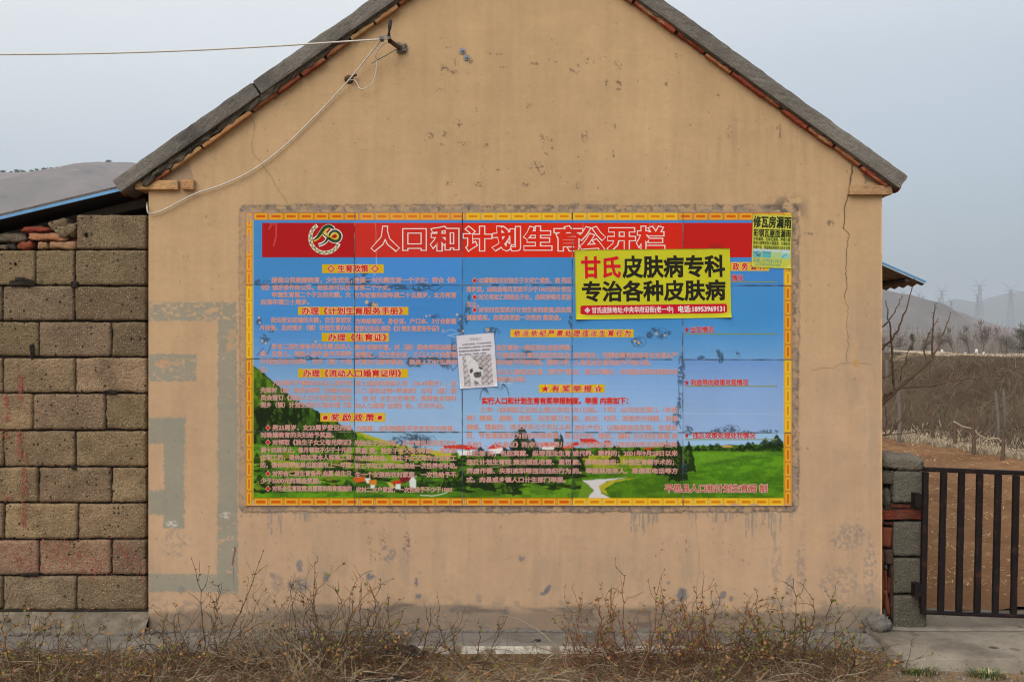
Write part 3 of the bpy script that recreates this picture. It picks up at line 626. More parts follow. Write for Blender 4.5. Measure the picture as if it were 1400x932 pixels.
# torn glaze along the lower edge, rubbed patches, dark peeled stains, pale scrapes
for (x, y, rx, ry) in ((1004, 689, 10, 2), (1030, 690, 9, 3), (985, 690.5, 9, 2), (372, 292, 9, 2.5), (340, 298, 5, 8), (362, 289, 14, 3), (340, 330, 4, 16), (1076, 689, 8, 2)): cb.scuff(x, y, rx, ry, lin((178, 146, 116)), .9, .7, 4, int(x + y))
ST, TN = lin((58, 74, 92)), lin((196, 168, 126))
for (x, y, rx, ry, an) in ((390, 387, 16, 3, 0), (352, 386, 6, 5, 0), (366, 386, 7, 3, 0), (545, 393, 22, 4, 0), (576, 393, 20, 5, 0), (480, 386, 12, 6, -.6), (500, 386, 9, 4, -.5), (590, 492, 34, 5, 0), (566, 496, 12, 7, .3), (607, 497, 10, 6, .5), (500, 487, 20, 4, 0), (420, 489, 14, 3, 0), (620, 480, 5, 16, 0), (640, 420, 4, 26, .1), (630, 450, 5, 18, 0), (931, 505, 5, 24, 0), (927, 560, 6, 26, .15), (935, 640, 4, 10, 0), (957, 489, 6, 3, 0), (984, 484, 5, 8, -.6), (1008, 484, 3, 6, -.4), (985, 492, 4, 5, 0), (560, 597, 14, 5, .1), (576, 603, 18, 10, 0), (545, 604, 12, 8, 0), (875, 489, 12, 3, 0), (852, 486, 10, 4, 0), (897, 452, 9, 4, .3), (888, 458, 5, 6, 0), (903, 460, 6, 5, 0), (913, 455, 5, 4, 0), (870, 468, 9, 7, .3), (720, 482, 10, 5, 0), (672, 452, 12, 5, .2), (985, 590, 18, 4, 0), (1000, 586, 12, 6, .4), (1022, 590, 10, 3, 0), (940, 588, 8, 6, 0), (1050, 589, 14, 3, 0), (660, 527, 3, 16, -.6), (690, 524, 3, 9, .5), (508, 417, 7, 4, 0), (355, 440, 4, 6, 0), (362, 464, 8, 8, 0), (372, 452, 5, 4, 0), (430, 466, 3, 4, 0), (593, 433, 5, 2, -.4), (632, 487, 3, 10, 0), (780, 440, 3, 12, 0), (500, 370, 5, 9, .6)):
    cb.scuff(x, y, rx * 1.1, ry * 1.15, ST, .8, .56, 2.4, int(x * 3 + y), an)
for (x, y, r) in ((502, 413, 2.2), (511, 416, 3), (515, 417, 2), (355, 434, 1.6), (356, 441, 1.4), (583, 432, 1.3), (588, 431, 1.2), (625, 430, 1.6), (629, 436, 1.4), (667, 451, 2.6), (432, 467, 1.5), (868, 466, 1.8), (873, 468, 2), (897, 456, 1.6), (909, 458, 1.5), (359, 466, 1.6), (364, 469, 1.3), (497, 483, 1.4), (633, 452, 1.6)): cb.scuff(x, y, r * 1.3, r * 1.3, TN, .95, .9, 3, int(x))
def spiral(cx, cy, r, sd, a=.7):
    q = random.Random(sd); n = 16; ph = q.uniform(0, 6)
    cb.line([(cx + r * (i / n) ** .5 * math.cos(ph + i * .55), cy + r * .8 * (i / n) ** .5 * math.sin(ph + i * .55)) for i in range(n)], .8, ST, a, .5, sd)
for k, (x, y, r) in enumerate(((560, 601, 10), (575, 600, 12), (548, 603, 8), (590, 600, 8), (874, 466, 12), (888, 458, 6), (905, 460, 6), (985, 588, 9), (1004, 586, 9), (598, 432, 4), (632, 434, 5), (668, 452, 7), (640, 526, 8), (512, 416, 5), (905, 452, 7))): spiral(x, y, r, k)
for pts in ([(656, 545), (658, 535), (665, 527), (677, 523)], [(688, 524), (694, 530), (696, 540)], [(600, 493), (607, 502), (612, 494), (620, 506), (628, 496)], [(562, 394), (572, 398), (585, 394), (596, 398), (604, 392)], [(926, 520), (929, 550), (925, 570), (930, 585)], [(360, 476), (352, 486)], [(372, 470), (366, 484)], [(404, 488), (420, 492), (436, 489)]): cb.line(pts, 1.3, ST, .75, .8, int(pts[0][0]))
for pts, a_ in (([(605, 454), (618, 450), (628, 456), (612, 458), (624, 461)], .5), ([(600, 530), (614, 526), (626, 523)], .6), ([(684, 523), (700, 524)], .8), ([(688, 521), (697, 527)], .5), ([(635, 565), (780, 566), (930, 565), (1070, 566)], .35), ([(515, 333), (515, 372), (511, 377)], .6)): cb.line(pts, 1.0, lin((176, 200, 220)), a_, .5, int(pts[0][1]))
Vb = np.stack([WX(X), np.full(X.shape, YP), WZ(Y)], -1).reshape(-1, 3); fb = grid_faces(cb.nx, cb.ny)
nV = len(Vb); g = np.arange(nV).reshape(cb.ny, cb.nx); rim = np.concatenate([g[0], g[1:, -1], g[-1, -2::-1], g[-2:0:-1, 0]]); Vr = Vb[rim].copy(); Vr[:, 1] = -.0
k = len(rim); r0 = np.arange(k); f3 = np.stack([rim, np.roll(rim, -1), nV + (r0 + 1) % k, nV + r0], 1)
pc = np.concatenate([(cb.C * GAIN).reshape(-1, 3), (cb.C * GAIN).reshape(-1, 3)[rim] * .8])
keep(np_mesh('printed_panel', np.concatenate([Vb, Vr]), [fb, f3[:, ::-1]], [M_print], None, None, False, pc), board)

def flat(mb, pts, Y, c, T=None):
    q = [(T(x, y) if T else (x, y)) for x, y in pts]; mb.add([(WX(x), Y, WZ(y)) for x, y in q], [tuple(range(len(q)))[::-1]], 0, tuple(tone(c))); return mb
def rectp(x0, x1, y0, y1): return [(x0, y0), (x1, y0), (x1, y1), (x0, y1)]
# red title banner, darker on the outer tiles
cbn = Canvas(359, 1032, 305, 352, 1.2, lin((200, 36, 26)))
for x0, x1, cc in ((350, 485, (166, 24, 26)), (485, 632, (192, 46, 36)), (632, 782, (206, 42, 22)), (782, 933, (202, 40, 24)), (933, 1090, (184, 30, 26))): cbn.rect(x0, x1, 300, 360, lin(cc), 1, .4)
cbn.C *= (1 + .12 * (fbm(cbn.X, cbn.Y, 40, oc=4, seed=66) - .5))[..., None]
for pts in ([(371, 300), (370.5, 310), (368, 313.5)], [(375, 300), (374.5, 308)], [(378.5, 300), (378, 325), (374.5, 336)], [(514, 305), (515, 352)], [(797, 304), (797.4, 330)], [(888, 305), (889, 346)], [(896, 306), (896, 340)], [(902, 306), (902, 324)], [(893, 305), (893, 318)]): cbn.line(pts, 1.0, lin((206, 110, 96)), .8, .3, int(pts[0][0]))
for (x, y, rx, ry) in ((630, 328, 3, 16), (633, 318, 2, 10), (484, 330, 2, 14), (980, 338, 12, 5)): cbn.scuff(x, y, rx, ry, lin((120, 40, 36)), .6, .6, 3, int(x))
keep(np_mesh('title_banner', np.stack([WX(cbn.X), np.full(cbn.X.shape, YP - .0004), WZ(cbn.Y)], -1).reshape(-1, 3), [grid_faces(cbn.nx, cbn.ny)], [M_print], None, None, False, (cbn.C * GAIN).reshape(-1, 3)), board)

# text: every line is set as type, flattened onto the surface it is printed on
JOBS = []
def type_line(key, text, x0, x1, yc, em, layers, T=None, fit=True, Ybase=None, shear=0.0):
    """layers: list of (bevel in em, depth, colour)"""
    for bw, dep, colr in layers:
        cu = bpy.data.curves.new('type', 'FONT'); cu.body = text; cu.size = 1; cu.resolution_u = 2; cu.bevel_depth = bw; cu.bevel_resolution = 0; cu.shear = shear
        o = bpy.data.objects.new('type', cu); COL.objects.link(o); JOBS.append((key, o, x0, x1, yc, em, dep, colr, T, fit, bw))
def set_type():
    dg = bpy.context.evaluated_depsgraph_get(); res = {}
    for key, o, x0, x1, yc, em, dep, colr, T, fit, bw in JOBS:
        me = bpy.data.meshes.new_from_object(o.evaluated_get(dg)); n = len(me.vertices)
        if n == 0: continue
        co = np.empty(n * 3, np.float32); me.vertices.foreach_get('co', co); co = co.reshape(-1, 3)
        nr = np.empty(len(me.polygons) * 3, np.float32); me.polygons.foreach_get('normal', nr); nr = nr.reshape(-1, 3)
        mn, mx = co[:, 0].min() + bw, co[:, 0].max() - bw
        px = x0 + (co[:, 0] - mn) * ((x1 - x0) / max(mx - mn, 1e-6)) if fit else x0 + co[:, 0] * em
        py = yc - (co[:, 1] - .38) * em
        if T: px, py = T(px, py)
        V = np.stack([WX(px), dep - co[:, 2] * em / SC * .04, WZ(py)], -1)
        faces = [tuple(p.vertices) for p, z in zip(me.polygons, nr[:, 2]) if z > .02]
        r = res.setdefault(key, ([], [], [])); base = sum(len(a) for a in r[0])
        r[0].append(V); r[1].extend([tuple(i + base for i in f) for f in faces]); r[2].append(np.tile(tone(colr), (n, 1)))
        bpy.data.meshes.remove(me)
    for j in JOBS:
        cu = j[1].data; bpy.data.objects.remove(j[1]); bpy.data.curves.remove(cu)
    JOBS.clear(); return res
def type_mesh(name, r, root):
    me = bpy.data.meshes.new(name); V = np.concatenate(r[0]); me.from_pydata([tuple(v) for v in V], [], r[1]); me.materials.append(M_print)
    ca = me.color_attributes.new('Col', 'FLOAT_COLOR', 'POINT'); c4 = np.ones((len(V), 4), np.float32); c4[:, :3] = np.concatenate(r[2]); ca.data.foreach_set('color', c4.ravel())
    o = bpy.data.objects.new(name, me); link(o); return keep(o, root)
A1, A2 = YP - .0009, YP - .0013
PINK, RED = (198, 174, 176), (200, 120, 94)
body = lambda key, tx, x0, x1, yc, em=8.1: type_line(key, tx, x0, x1, yc, em, [(.036, A1, PINK), (.0, A2, RED)])
for ch, x in zip('人口和计划生育公开栏', (527, 567, 608, 653, 692, 735, 777, 808.5, 849, 889)):
    hw = 17.5 if ch != '口' else 14; type_line('title', ch, x - hw, x + hw, 326.5, 33, [(.074, A1, (222, 206, 200)), (.034, A2, (192, 46, 36) if x < 632 else (206, 42, 23))])
HEADS = [('h1', 441, 525, 361.5, 373.5, '◇ 生育政策 ◇', 448, 518, 367.3, 10.5, 0), ('h2', 408, 558.5, 419.5, 430.5, '办理《计划生育服务手册》', 413, 551, 425, 10.5, 0), ('h3', 440.5, 532, 455, 467, '办理《生育证》', 449, 529, 461, 10.5, 0), ('h4', 408, 558, 504, 516, '办理《流动人口婚育证明》', 415, 549, 510, 10.5, 0),
         ('h5', 438.5, 527, 564, 576, '※ 奖 励 政 策 ※', 442, 523, 570, 10.5, .15), ('h6', 698, 866, 450, 461, '依 法 依 纪 严 肃 处 理 违 法 生 育 行 为', 703, 862, 455.5, 9, .15), ('h7', 737, 826.5, 525, 536.5, '★ 有 奖 举 报 ☆', 740, 824, 531, 10, .1), ('h8', 960, 1051, 358.5, 370.5, '政 务 公 开', 1001, 1046, 364.5, 10.5, 0)]
for key, x0, x1, y0, y1, tx, ta, tb, yc, em, sh in HEADS: type_line(key, tx, ta, tb, yc, em, [(.075, A1, (226, 198, 170)), (.032, A2, (190, 34, 30))], shear=sh)
TX = [('a', '提倡公民晚婚晚育，少生优生，', 372, 482, 383), ('a', '提倡一对夫妻生育一个子女；符合《条', 484, 624, 383), ('a', '例》规定条件的公民，经批准可以生', 358, 480, 393), ('a', '育第二个子女。', 484, 534, 393), ('a', '申请生育第二个子女的夫妻，女', 373, 480, 403), ('a', '方为初育的须年满二十五周岁，女方再育', 484, 624, 403.5), ('a', '的须年满三十周岁。', 358, 423, 413),
      ('b', '依法登记结婚的夫妻，在生育前双', 371, 481, 437.5), ('b', '方持结婚证、身份证、户口本、2寸合影照', 486, 624, 439), ('b', '片两张，及时到乡（镇）计划生育办公', 356, 481, 448), ('b', '室登记注册,领取《计划生育服务手册》。', 485, 607, 449),
      ('c', '符合二孩生育条件的夫妻,由本人', 372, 481, 473.5), ('c', '提出书面申请，村（居）委会审核加盖公', 485, 625, 474.5), ('c', '章、负责人、填表人签字,备齐并携带', 357, 481, 483.5), ('c', '结婚证、双方身份证、三口人2寸合影照', 486, 625, 484.5), ('c', '片两张及有关材料，交乡（镇）计划', 357, 481, 494), ('c', '生育办公室审核后，报县人口计生局审', 486, 625, 494.5), ('c', '批。', 357, 366, 505),
      ('d', '凡拟离开户籍地30日以上到外地', 374, 481, 523), ('d', '务工经商的育龄人员（18-49周岁），应', 486, 624, 523.5), ('d', '先到村（居）委员会填写《办理<流动', 357, 481, 533), ('d', '人口 婚育证明>申请表》,与村（居）委', 486, 624, 533.5), ('d', '员会签订《流动人口计划生育合同》', 357, 481, 543), ('d', '， 由 村  计生主任带领，携带有关材料', 487, 624, 544), ('d', '到乡（镇）计划生育办公室办理《流', 357, 481, 553), ('d', '动人口婚育 证明》后，方可外出。', 486, 607, 554),
      ('e', '男25周岁、女23周岁登记的结', 373, 481, 584), ('e', '为晚婚，达到晚婚后怀孕生育的为晚育。', 487, 622, 585), ('e', '对晚婚晚育的夫妇给予奖励。', 357, 457, 594), ('e', '对领取《独生子女父母光荣证》', 373, 481, 604), ('e', '的独生子女父母，从申请当日起至子女', 485, 624, 605), ('e', '满十四周岁止，每月领取不少于十元的', 357, 481, 614.5), ('e', '奖励 费。独生子女父母为机关、事业单', 487, 624, 615.5), ('e', '位职工的，退休后加发本人标准工资', 357, 481, 624.5), ('e', '5%的退休金。独生子女父母为企业职工', 486, 624, 625.5), ('e', '的，退休时所在单位按照市上一年度', 357, 481, 635), ('e', '职工平均工资的30%发给一次性养老补助。', 485, 625, 636), ('e', '对符合二孩生育条件,自愿 终生只', 373, 481, 646.5), ('e', '生一个女孩的农村家庭，一次性给予不', 486, 624, 648), ('e', '少于5000元的现金奖励。', 357, 439, 656.5), ('e', '对符合生育政策,自愿落实绝育措施的', 373, 481, 667), ('e', '农村二女户家庭，一次性给予不少于1000', 487, 618, 668.5),
      ('f', '对城镇和农村独生子女死亡或伤、病 残后', 654, 781, 383.5), ('f', '周岁后，由政府每月发放不少于100元的计划生', 638, 781, 395.5), ('f', '对父母双亡的独生子女，由政府每月发放', 654, 781, 406), ('f', '为止。', 638, 655, 416), ('f', '对农村自觉实行计划生育的家庭,因自然', 654, 781, 423.5), ('f', '调查核实，由政府发放一次性的 救助金。', 638, 767, 434),
      ('g', '凡违法生育的一律征收社会抚养费，', 662, 782, 475), ('g', '干部违法生育的,除征收社会', 679, 780, 485.5), ('g', '抚养费外，还要依照党纪和有关法规从严', 784, 926, 485.5), ('g', '员的给予开除党籍。国家公职', 678, 778, 495), ('g', '人员违法生育的给予开除公职。', 784, 890, 495.5), ('g', '公众人物违法生育、情节严重', 679, 781, 508), ('g', '的，要公开曝光，并根据法律和政策的有', 784, 926, 508), ('g', '格依法处理。', 679, 719, 518),
      ('i', '三年（自举报之日起上推三年的1', 657, 781, 559.5), ('i', '月1日起，下同）以内出生婴儿（含收', 783, 926, 559.5), ('i', '养）瞒报、漏报、虚报、出生婴儿性', 638, 779, 571), ('i', '别、胎次、时间、政策内外错报，新婚', 783, 926, 571.5), ('i', '漏报、错报的；违法怀孕三个月以上未', 638, 780, 583), ('i', '流引产的；以躲避违法生育、处理处', 785, 926, 584), ('i', '罚、节育措施落实为目的的假离婚、假', 638, 780, 595), ('i', '过户的；借机、骗取《计划生育服 务', 783, 926, 595.5), ('i', '手册》、《生育证》的;非法买卖婴儿的', 638, 781, 607), ('i', '、非法鉴定胎儿性别和非法选择性终', 783, 926, 607), ('i', '止妊娠 的；包庇窝藏、纵容违法生育', 638, 780, 619), ('i', '或代养、寄养的；2001年9月28日以来', 783, 926, 619), ('i', '违反计划生育政 策法规乱收费、滥罚', 638, 780, 631), ('i', '款、搭车收费的；计划生育假手术的；', 783, 921, 631), ('i', '弄虚作假、失职渎职等违法违纪行为', 638, 780, 643), ('i', '的。举报采用来人、来信和电话等方', 783, 926, 643), ('i', '式，向县或乡镇人口计生部门举报。', 638, 773, 655)]
for k_, tx, x0, x1, yc in TX: body('p' + k_, tx, x0, x1, yc)
type_line('bold', '实行人口和计划生育有奖举报制度。举报 内容如下：', 659, 858, 547.5, 9.6, [(.065, A1, (214, 150, 140)), (.035, A2, (192, 30, 22))])
for tx, x0, x1, yc in (('情况', 1000, 1015, 380), ('出生情况', 944, 975, 450.5), ('利益导向政策兑现情况', 944, 1022, 522.5), ('违反政策处理处罚情况', 946.5, 1032, 594.5)): type_line('side', tx, x0, x1, yc, 8.8, [(.055, A1, (206, 160, 160)), (.02, A2, (188, 40, 34))])
for yc in (450.5, 522.5, 594.5): type_line('side', '★', 935.5, 941.5, yc, 8.8, [(.03, A2, (188, 30, 34))])
type_line('maker', '平邑县人口和计划生育局 制', 909, 1048, 666.8, 11.5, [(.085, A1, (206, 160, 150)), (.02, A2, (168, 84, 70))])
for kb, (x, y) in enumerate(((649, 383.5), (649, 406), (649, 423.5), (367, 584), (367, 604), (367, 646.5), (367, 667))):
    type_line('bul%d' % kb, '◆', x - 3, x + 3, y, 7, [(.12, A1, (206, 160, 150)), (.0, A2, (190, 40, 34))])
# the pasted sheets' writing is set in the same pass
def quad(src, dst):
    (x0, x1, y0, y1), (a, b_, c_, d_) = src, dst
    def T(x, y):
        u = (np.asarray(x) - x0) / (x1 - x0); v = (np.asarray(y) - y0) / (y1 - y0)
        return (a[0] * (1 - u) * (1 - v) + b_[0] * u * (1 - v) + c_[0] * u * v + d_[0] * (1 - u) * v, a[1] * (1 - u) * (1 - v) + b_[1] * u * (1 - v) + c_[1] * u * v + d_[1] * (1 - u) * v)
    return T
TA = quad((0, 212, 0, 95), ((785.2, 342), (997, 339.8), (999, 434), (787, 436.8)))
YA = -.0165; BK = (38, 36, 30)
type_line('ad_red', '甘氏', 9.5, 62, 24, 31, [(.034, YA - .0008, (196, 24, 40))], TA)
type_line('ad_black', '皮肤病专科', 65.5, 204, 24, 31, [(.034, YA - .0008, BK)], TA); type_line('ad_black', '专治各种皮肤病', 10, 204, 57, 29, [(.034, YA - .0008, BK)], TA)
type_line('ad_white', '甘氏皮肤地址:中央华府沿街(老一中)', 22, 133, 82.6, 9.0, [(.02, YA - .0012, (226, 214, 214))], TA); type_line('ad_white', '电话:18953969131', 140, 203, 82.6, 9.5, [(.03, YA - .0012, (226, 214, 214))], TA)
TB = quad((0, 54, 0, 74), ((1028.5, 293), (1082, 294.5), (1079.5, 367.5), (1026.5, 365)))
YB = -.0165; DG = (26, 44, 30)
type_line('fl', '修瓦房漏雨', 1, 53, 10.5, 17, [(.03, YB - .0007, DG)], TB); type_line('fl', '彩钢瓦屋面漏雨', 1.5, 53, 26, 12, [(.025, YB - .0007, DG)], TB)
for tx, y in (('平房漏雨、石棉瓦漏雨、养殖大棚', 34.5), ('猪舍大棚等各种大棚漏雨、水塘鱼池', 40), ('鱼塘护坡、保温隔热隔音防水防水处理', 46)): type_line('fl', tx, 1.5, 52.5, y, 5.2, [(.02, YB - .0007, (70, 86, 40))], TB)
type_line('fl2', '手机:13792411913', 2, 41.5, 64.5, 7.4, [(.012, YB - .0007, (64, 150, 140))], TB); type_line('fl2', '专业防水各种屋面漏雨维修价格优惠', 2, 40, 70, 3.4, [(.0, YB - .0007, (96, 160, 130))], TB)
TD = quad((0, 50, 0, 72.5), ((624, 458.6), (675.2, 454.7), (680.2, 527.7), (629.2, 531.2)))
YD = -.0175
type_line('dog', '寻狗启示', 17, 33, 6.6, 4.2, [(.0, YD - .0006, (150, 146, 150))], TD)
for tx, a, q, y in (('本人家中小狗走失，于三月份在本地走失', 7, 46, 13), ('至今未归望有好心人看到的告知，家人非常着急', 2, 46, 17.4), ('若有看到或收留者请联系（重酬感谢）', 2, 44, 22), ('望好心人联系归还，不胜感谢。必有重谢', 2, 38, 26.4)): type_line('dog', tx, a, q, y, 2.5, [(.02, YD - .0006, (104, 100, 104))], TD)
TYPE = set_type()
o = type_mesh('title_text', TYPE['title'], board)
for key, x0, x1, y0, y1, *_r in HEADS:
    mb = MB(); edge = key in ('h1', 'h7') and x1 or x1
    for a, q, cc in ((x0, min(x1, 485), (196, 164, 12)), (max(x0, 485), min(x1, 632), (202, 166, 22)), (max(x0, 632), min(x1, 782), (206, 172, 12)), (max(x0, 782), min(x1, 933), (196, 168, 16)), (max(x0, 933), x1, (204, 172, 18))):
        if q > a: flat(mb, rectp(a, q, y0, y1), YP - .0005, cc)
    hs = part(mb, 'heading_strip', M_print, board, col=True); ht = type_mesh('heading_text', TYPE[key], board); ht.parent = hs; ht.matrix_parent_inverse = Matrix.Identity(4)
    hs_world = Matrix.Translation(Vector(board.location)) @ hs.matrix_parent_inverse; ht.matrix_parent_inverse = hs_world.inverted()
for k_ in 'abcdefgi': type_mesh('paragraph_text', TYPE['p' + k_], board)
type_mesh('lead_text', TYPE['bold'], board); type_mesh('side_heading_text', TYPE['side'], board); type_mesh('maker_text', TYPE['maker'], board)
for kb in range(7): type_mesh('bullet_mark', TYPE['bul%d' % kb], board)
for x0, x1, y in ((937, 1062, 385), (936, 1062, 455.8), (936, 1062, 527), (936, 1062, 599.6)): part(flat(MB(), rectp(x0, x1, y, y + 1.2), YP - .0006, (128, 142, 70)), 'rule_line', M_print, board, col=True)
# wreath and ribbon emblem on the banner
def ribbon(mb, pts, w, Y, c, n=5, wf=None):
    p = [Vector((x, y)) for x, y in pts]; q = []
    for i in range(len(p) - 1):
        a, b_, c_, d_ = p[max(i - 1, 0)], p[i], p[i + 1], p[min(i + 2, len(p) - 1)]
        for k in range(n):
            t = k / n; q.append(.5 * ((2 * b_) + (-a + c_) * t + (2 * a - 5 * b_ + 4 * c_ - d_) * t * t + (-a + 3 * b_ - 3 * c_ + d_) * t ** 3))
    q.append(p[-1]); vs = []; m = len(q)
    for i, v in enumerate(q):
        t = (q[min(i + 1, m - 1)] - q[max(i - 1, 0)]).normalized(); nn = Vector((-t.y, t.x)); ww = w * (wf(i / (m - 1)) if wf else 1) / 2
        for s in (1, -1): u = v + nn * ww * s; vs.append((WX(u.x), Y - i * 2e-6, WZ(u.y)))
    mb.add(vs, [(2 * i, 2 * i + 1, 2 * i + 3, 2 * i + 2) for i in range(m - 1)], 0, tuple(tone(c)))
E_ = lambda L: [(415 + x / 16.95, 300 + y / 16.95) for x, y in L]
arc = [(445 + 20.2 * math.cos(a), 325.6 - 20.2 * math.sin(a)) for a in np.radians(np.linspace(122, 338, 26))]
pA = E_([(235, 480), (330, 420), (420, 300), (480, 215), (560, 165), (640, 175), (715, 225)])
pB = E_([(600, 385), (640, 315), (720, 270), (810, 300), (860, 380), (835, 470), (760, 510), (670, 490), (580, 430), (500, 350), (475, 270), (540, 210)]); pC = E_([(580, 430), (520, 520), (450, 570), (360, 600)])
em = MB(); e0 = YP - .0008
for pts, w in ((arc, 5.2), (pA, 5.6), (pB, 6.2), (pC, 5.0)): ribbon(em, pts, w, e0, (216, 206, 200)); e0 -= .0001
inn = lambda L, dx, dy: [(x + dx, y + dy) for x, y in L]
ribbon(em, inn(pA[:5], .9, 1.6), 3.6, e0, (206, 176, 48), wf=lambda t: .5 + t); ribbon(em, E_([(610, 440), (690, 460), (760, 455), (800, 420), (800, 370), (760, 325), (700, 340), (640, 390)]), 2.6, e0 - .0001, (206, 176, 48)); ribbon(em, E_([(500, 270), (530, 330), (600, 400), (650, 430)]), 3.0, e0 - .00015, (206, 176, 48)); e0 -= .0002
tp = lambda t: .25 + 1.0 * min(1, t * 4) * min(1, (1 - t) * 5 + .15)
ribbon(em, pA, 3.6, e0, (44, 66, 40), wf=tp); ribbon(em, pB[:9], 3.8, e0 - .0001, (44, 66, 40), wf=lambda t: .7 + .4 * t); ribbon(em, E_([(455, 330), (520, 385), (600, 440), (660, 470)]), 1.6, e0 - .00015, (44, 66, 40)); ribbon(em, pC, 3.4, e0 - .0002, (44, 66, 40), wf=lambda t: 1 - .8 * t); e0 -= .0004
for i in range(1, 25):
    x, y = arc[i]; tx, ty = arc[i + 1][0] - arc[i - 1][0], arc[i + 1][1] - arc[i - 1][1]; l = math.hypot(tx, ty); tx /= l; ty /= l; s = 1 if i % 2 else -1
    nx_, ny_ = -ty * s, tx * s
    flat(em, [(x - tx * 2.6 + nx_ * 2.3, y - ty * 2.6 + ny_ * 2.3), (x + tx * .2 + nx_ * 1.9, y + ty * .2 + ny_ * 1.9), (x + tx * 2.0, y + ty * 2.0), (x - tx * 1.0 - nx_ * .4, y - ty * 1.0 - ny_ * .4)], e0 - i * 1e-5, (148, 146, 48) if i % 3 else (96, 104, 52))
part(em, 'emblem', M_print, board, col=True)
# tile joints over everything printed
rg = random.Random(6)
def seam(pts, w):
    mb = MB()
    for (xa, ya), (xb, yb) in zip(pts[:-1], pts[1:]):
        n = max(2, int(max(abs(xb - xa), abs(yb - ya)) / 9)); prev = None
        for i in range(n):
            t0, t1 = i / n, (i + 1) / n; ww = w * rg.uniform(.55, 1.5); x0, y0, x1, y1 = xa + (xb - xa) * t0, ya + (yb - ya) * t0, xa + (xb - xa) * t1, ya + (yb - ya) * t1
            if rg.random() < .08: ww *= .3
            if abs(xb - xa) > abs(yb - ya): q = [(x0, y0 - ww / 2), (x1, y1 - ww / 2), (x1, y1 + ww / 2), (x0, y0 + ww / 2)]
            else: q = [(x0 - ww / 2, y0), (x0 + ww / 2, y0), (x1 + ww / 2, y1), (x1 - ww / 2, y1)]
            k = rg.uniform(.75, 1.25); cc = rg.choice([(86, 92, 96), (70, 78, 84), (112, 110, 104), (60, 62, 62)])
            flat(mb, q, YP - .0021 - rg.random() * 2e-4, tuple(v * k for v in cc))
    part(mb, 'tile_joint', M_print, board, col=True)
for x in cols[1:5]: seam([(x + .3, 291), (x - .2, 490), (x + .4, 690)], .85)
for y in rows[1:4]: seam([(337, y - .6), (600, y + .2), (1081, y + .9)], .9)

# ------------------------------------------------------------------ the three pasted sheets
def sheet(name, root, T, w_, h_, Y, canvas, n=1):
    xs, ys = canvas.X, canvas.Y; px, py = T(xs, ys)
    bow = (fbm(xs, ys, w_ * .7, oc=2, seed=int(w_)) - .5) * .0008
    uu, vv = np.abs(2 * xs / w_ - 1), np.abs(2 * ys / h_ - 1); bow = bow - .014 * np.clip((uu - .72) / .28, 0, 1) ** 2 * np.clip((vv - .8) / .2, 0, 1) ** 2 * (.3 + .7 * (ys > h_ / 2))
    V = np.stack([WX(px), Y + bow, WZ(py)], -1).reshape(-1, 3); f = grid_faces(canvas.nx, canvas.ny); nV = len(V); B = V.copy(); B[:, 1] = Y + .0012
    g = np.arange(nV).reshape(canvas.ny, canvas.nx); rim = np.concatenate([g[0], g[1:, -1], g[-1, -2::-1], g[-2:0:-1, 0]]); nr = np.roll(rim, -1)
    c2 = (canvas.C * GAIN).reshape(-1, 3)
    return keep(np_mesh(name, np.concatenate([V, B]), [f, f[:, ::-1] + nV, np.stack([rim, rim + nV, nr + nV, nr], 1)], [M_paper], None, None, False, np.concatenate([c2, c2 * .9])), root)
ad = empty('clinic_poster', (WX(892), 0, WZ(436))); tag(ad, 'bright yellow clinic poster with big black and red characters pasted over the blue board', 'poster')
cv = Canvas(0, 212, 0, 95, 2, lin((188, 186, 40))); cv.C *= (1 + .08 * (fbm(cv.X, cv.Y, 50, oc=3, seed=2) - .5))[..., None]
sheet('poster_sheet', ad, TA, 212, 95, YA, cv)
mb = MB(); pts = []
for cx_, cy_, a0 in ((203.5, 79, -90), (203.5, 86, 0), (9.5, 86, 90), (9.5, 79, 180)):
    for k in range(5): a = math.radians(a0 + k * 22.5); pts.append((cx_ + 3 * math.cos(a), cy_ + 3 * math.sin(a)))
flat(mb, pts, YA - .0006, (186, 24, 44), TA); part(mb, 'contact_bar', M_paper, ad, col=True)
mb = MB(); flat(mb, [(16, 78.5), (20, 82.6), (16, 86.7), (12, 82.6)], YA - .0009, (226, 206, 210), TA); flat(mb, [(16, 79.7), (18.8, 82.6), (16, 85.5), (13.2, 82.6)], YA - .0011, (186, 40, 60), TA); flat(mb, [(16, 80.4), (18.1, 82.6), (16, 84.8), (13.9, 82.6)], YA - .0013, (226, 206, 210), TA); part(mb, 'diamond_mark', M_paper, ad, col=True)
for k_, nm in (('ad_red', 'red_text'), ('ad_black', 'black_text'), ('ad_white', 'contact_text')): type_mesh(nm, TYPE[k_], ad)
fl = empty('roof_repair_flyer', (WX(1054), 0, WZ(366))); tag(fl, 'yellow green roof repair flyer with dark green characters on the top corner of the board', 'flyer')
cv = Canvas(0, 54, 0, 74, .5, lin((190, 184, 74)))
cv.mix(sst(30, 10, np.abs(cv.X - 38)) * sst(10, 40, cv.Y) * .35, lin((170, 196, 80)))
for k, (a, q, cc) in enumerate(((1.5, 13.5, (96, 170, 176)), (14.5, 26.5, (84, 168, 176)), (27.5, 39.5, (160, 190, 130)), (40.5, 52.5, (140, 190, 186)))):
    cv.rect(a, q, 48.5, 60.5, lin(cc), 1, .3); cv.rect(a, q, 48.5, 52, lin((190, 200, 206)), .9, .6, 1.0, 1, k, 4); cv.rect(a, q, 51.5, 53 + k % 2, lin((60, 140, 140) if k < 2 else (170, 200, 170)), .7, .5, 1, 1, k + 9, 4)
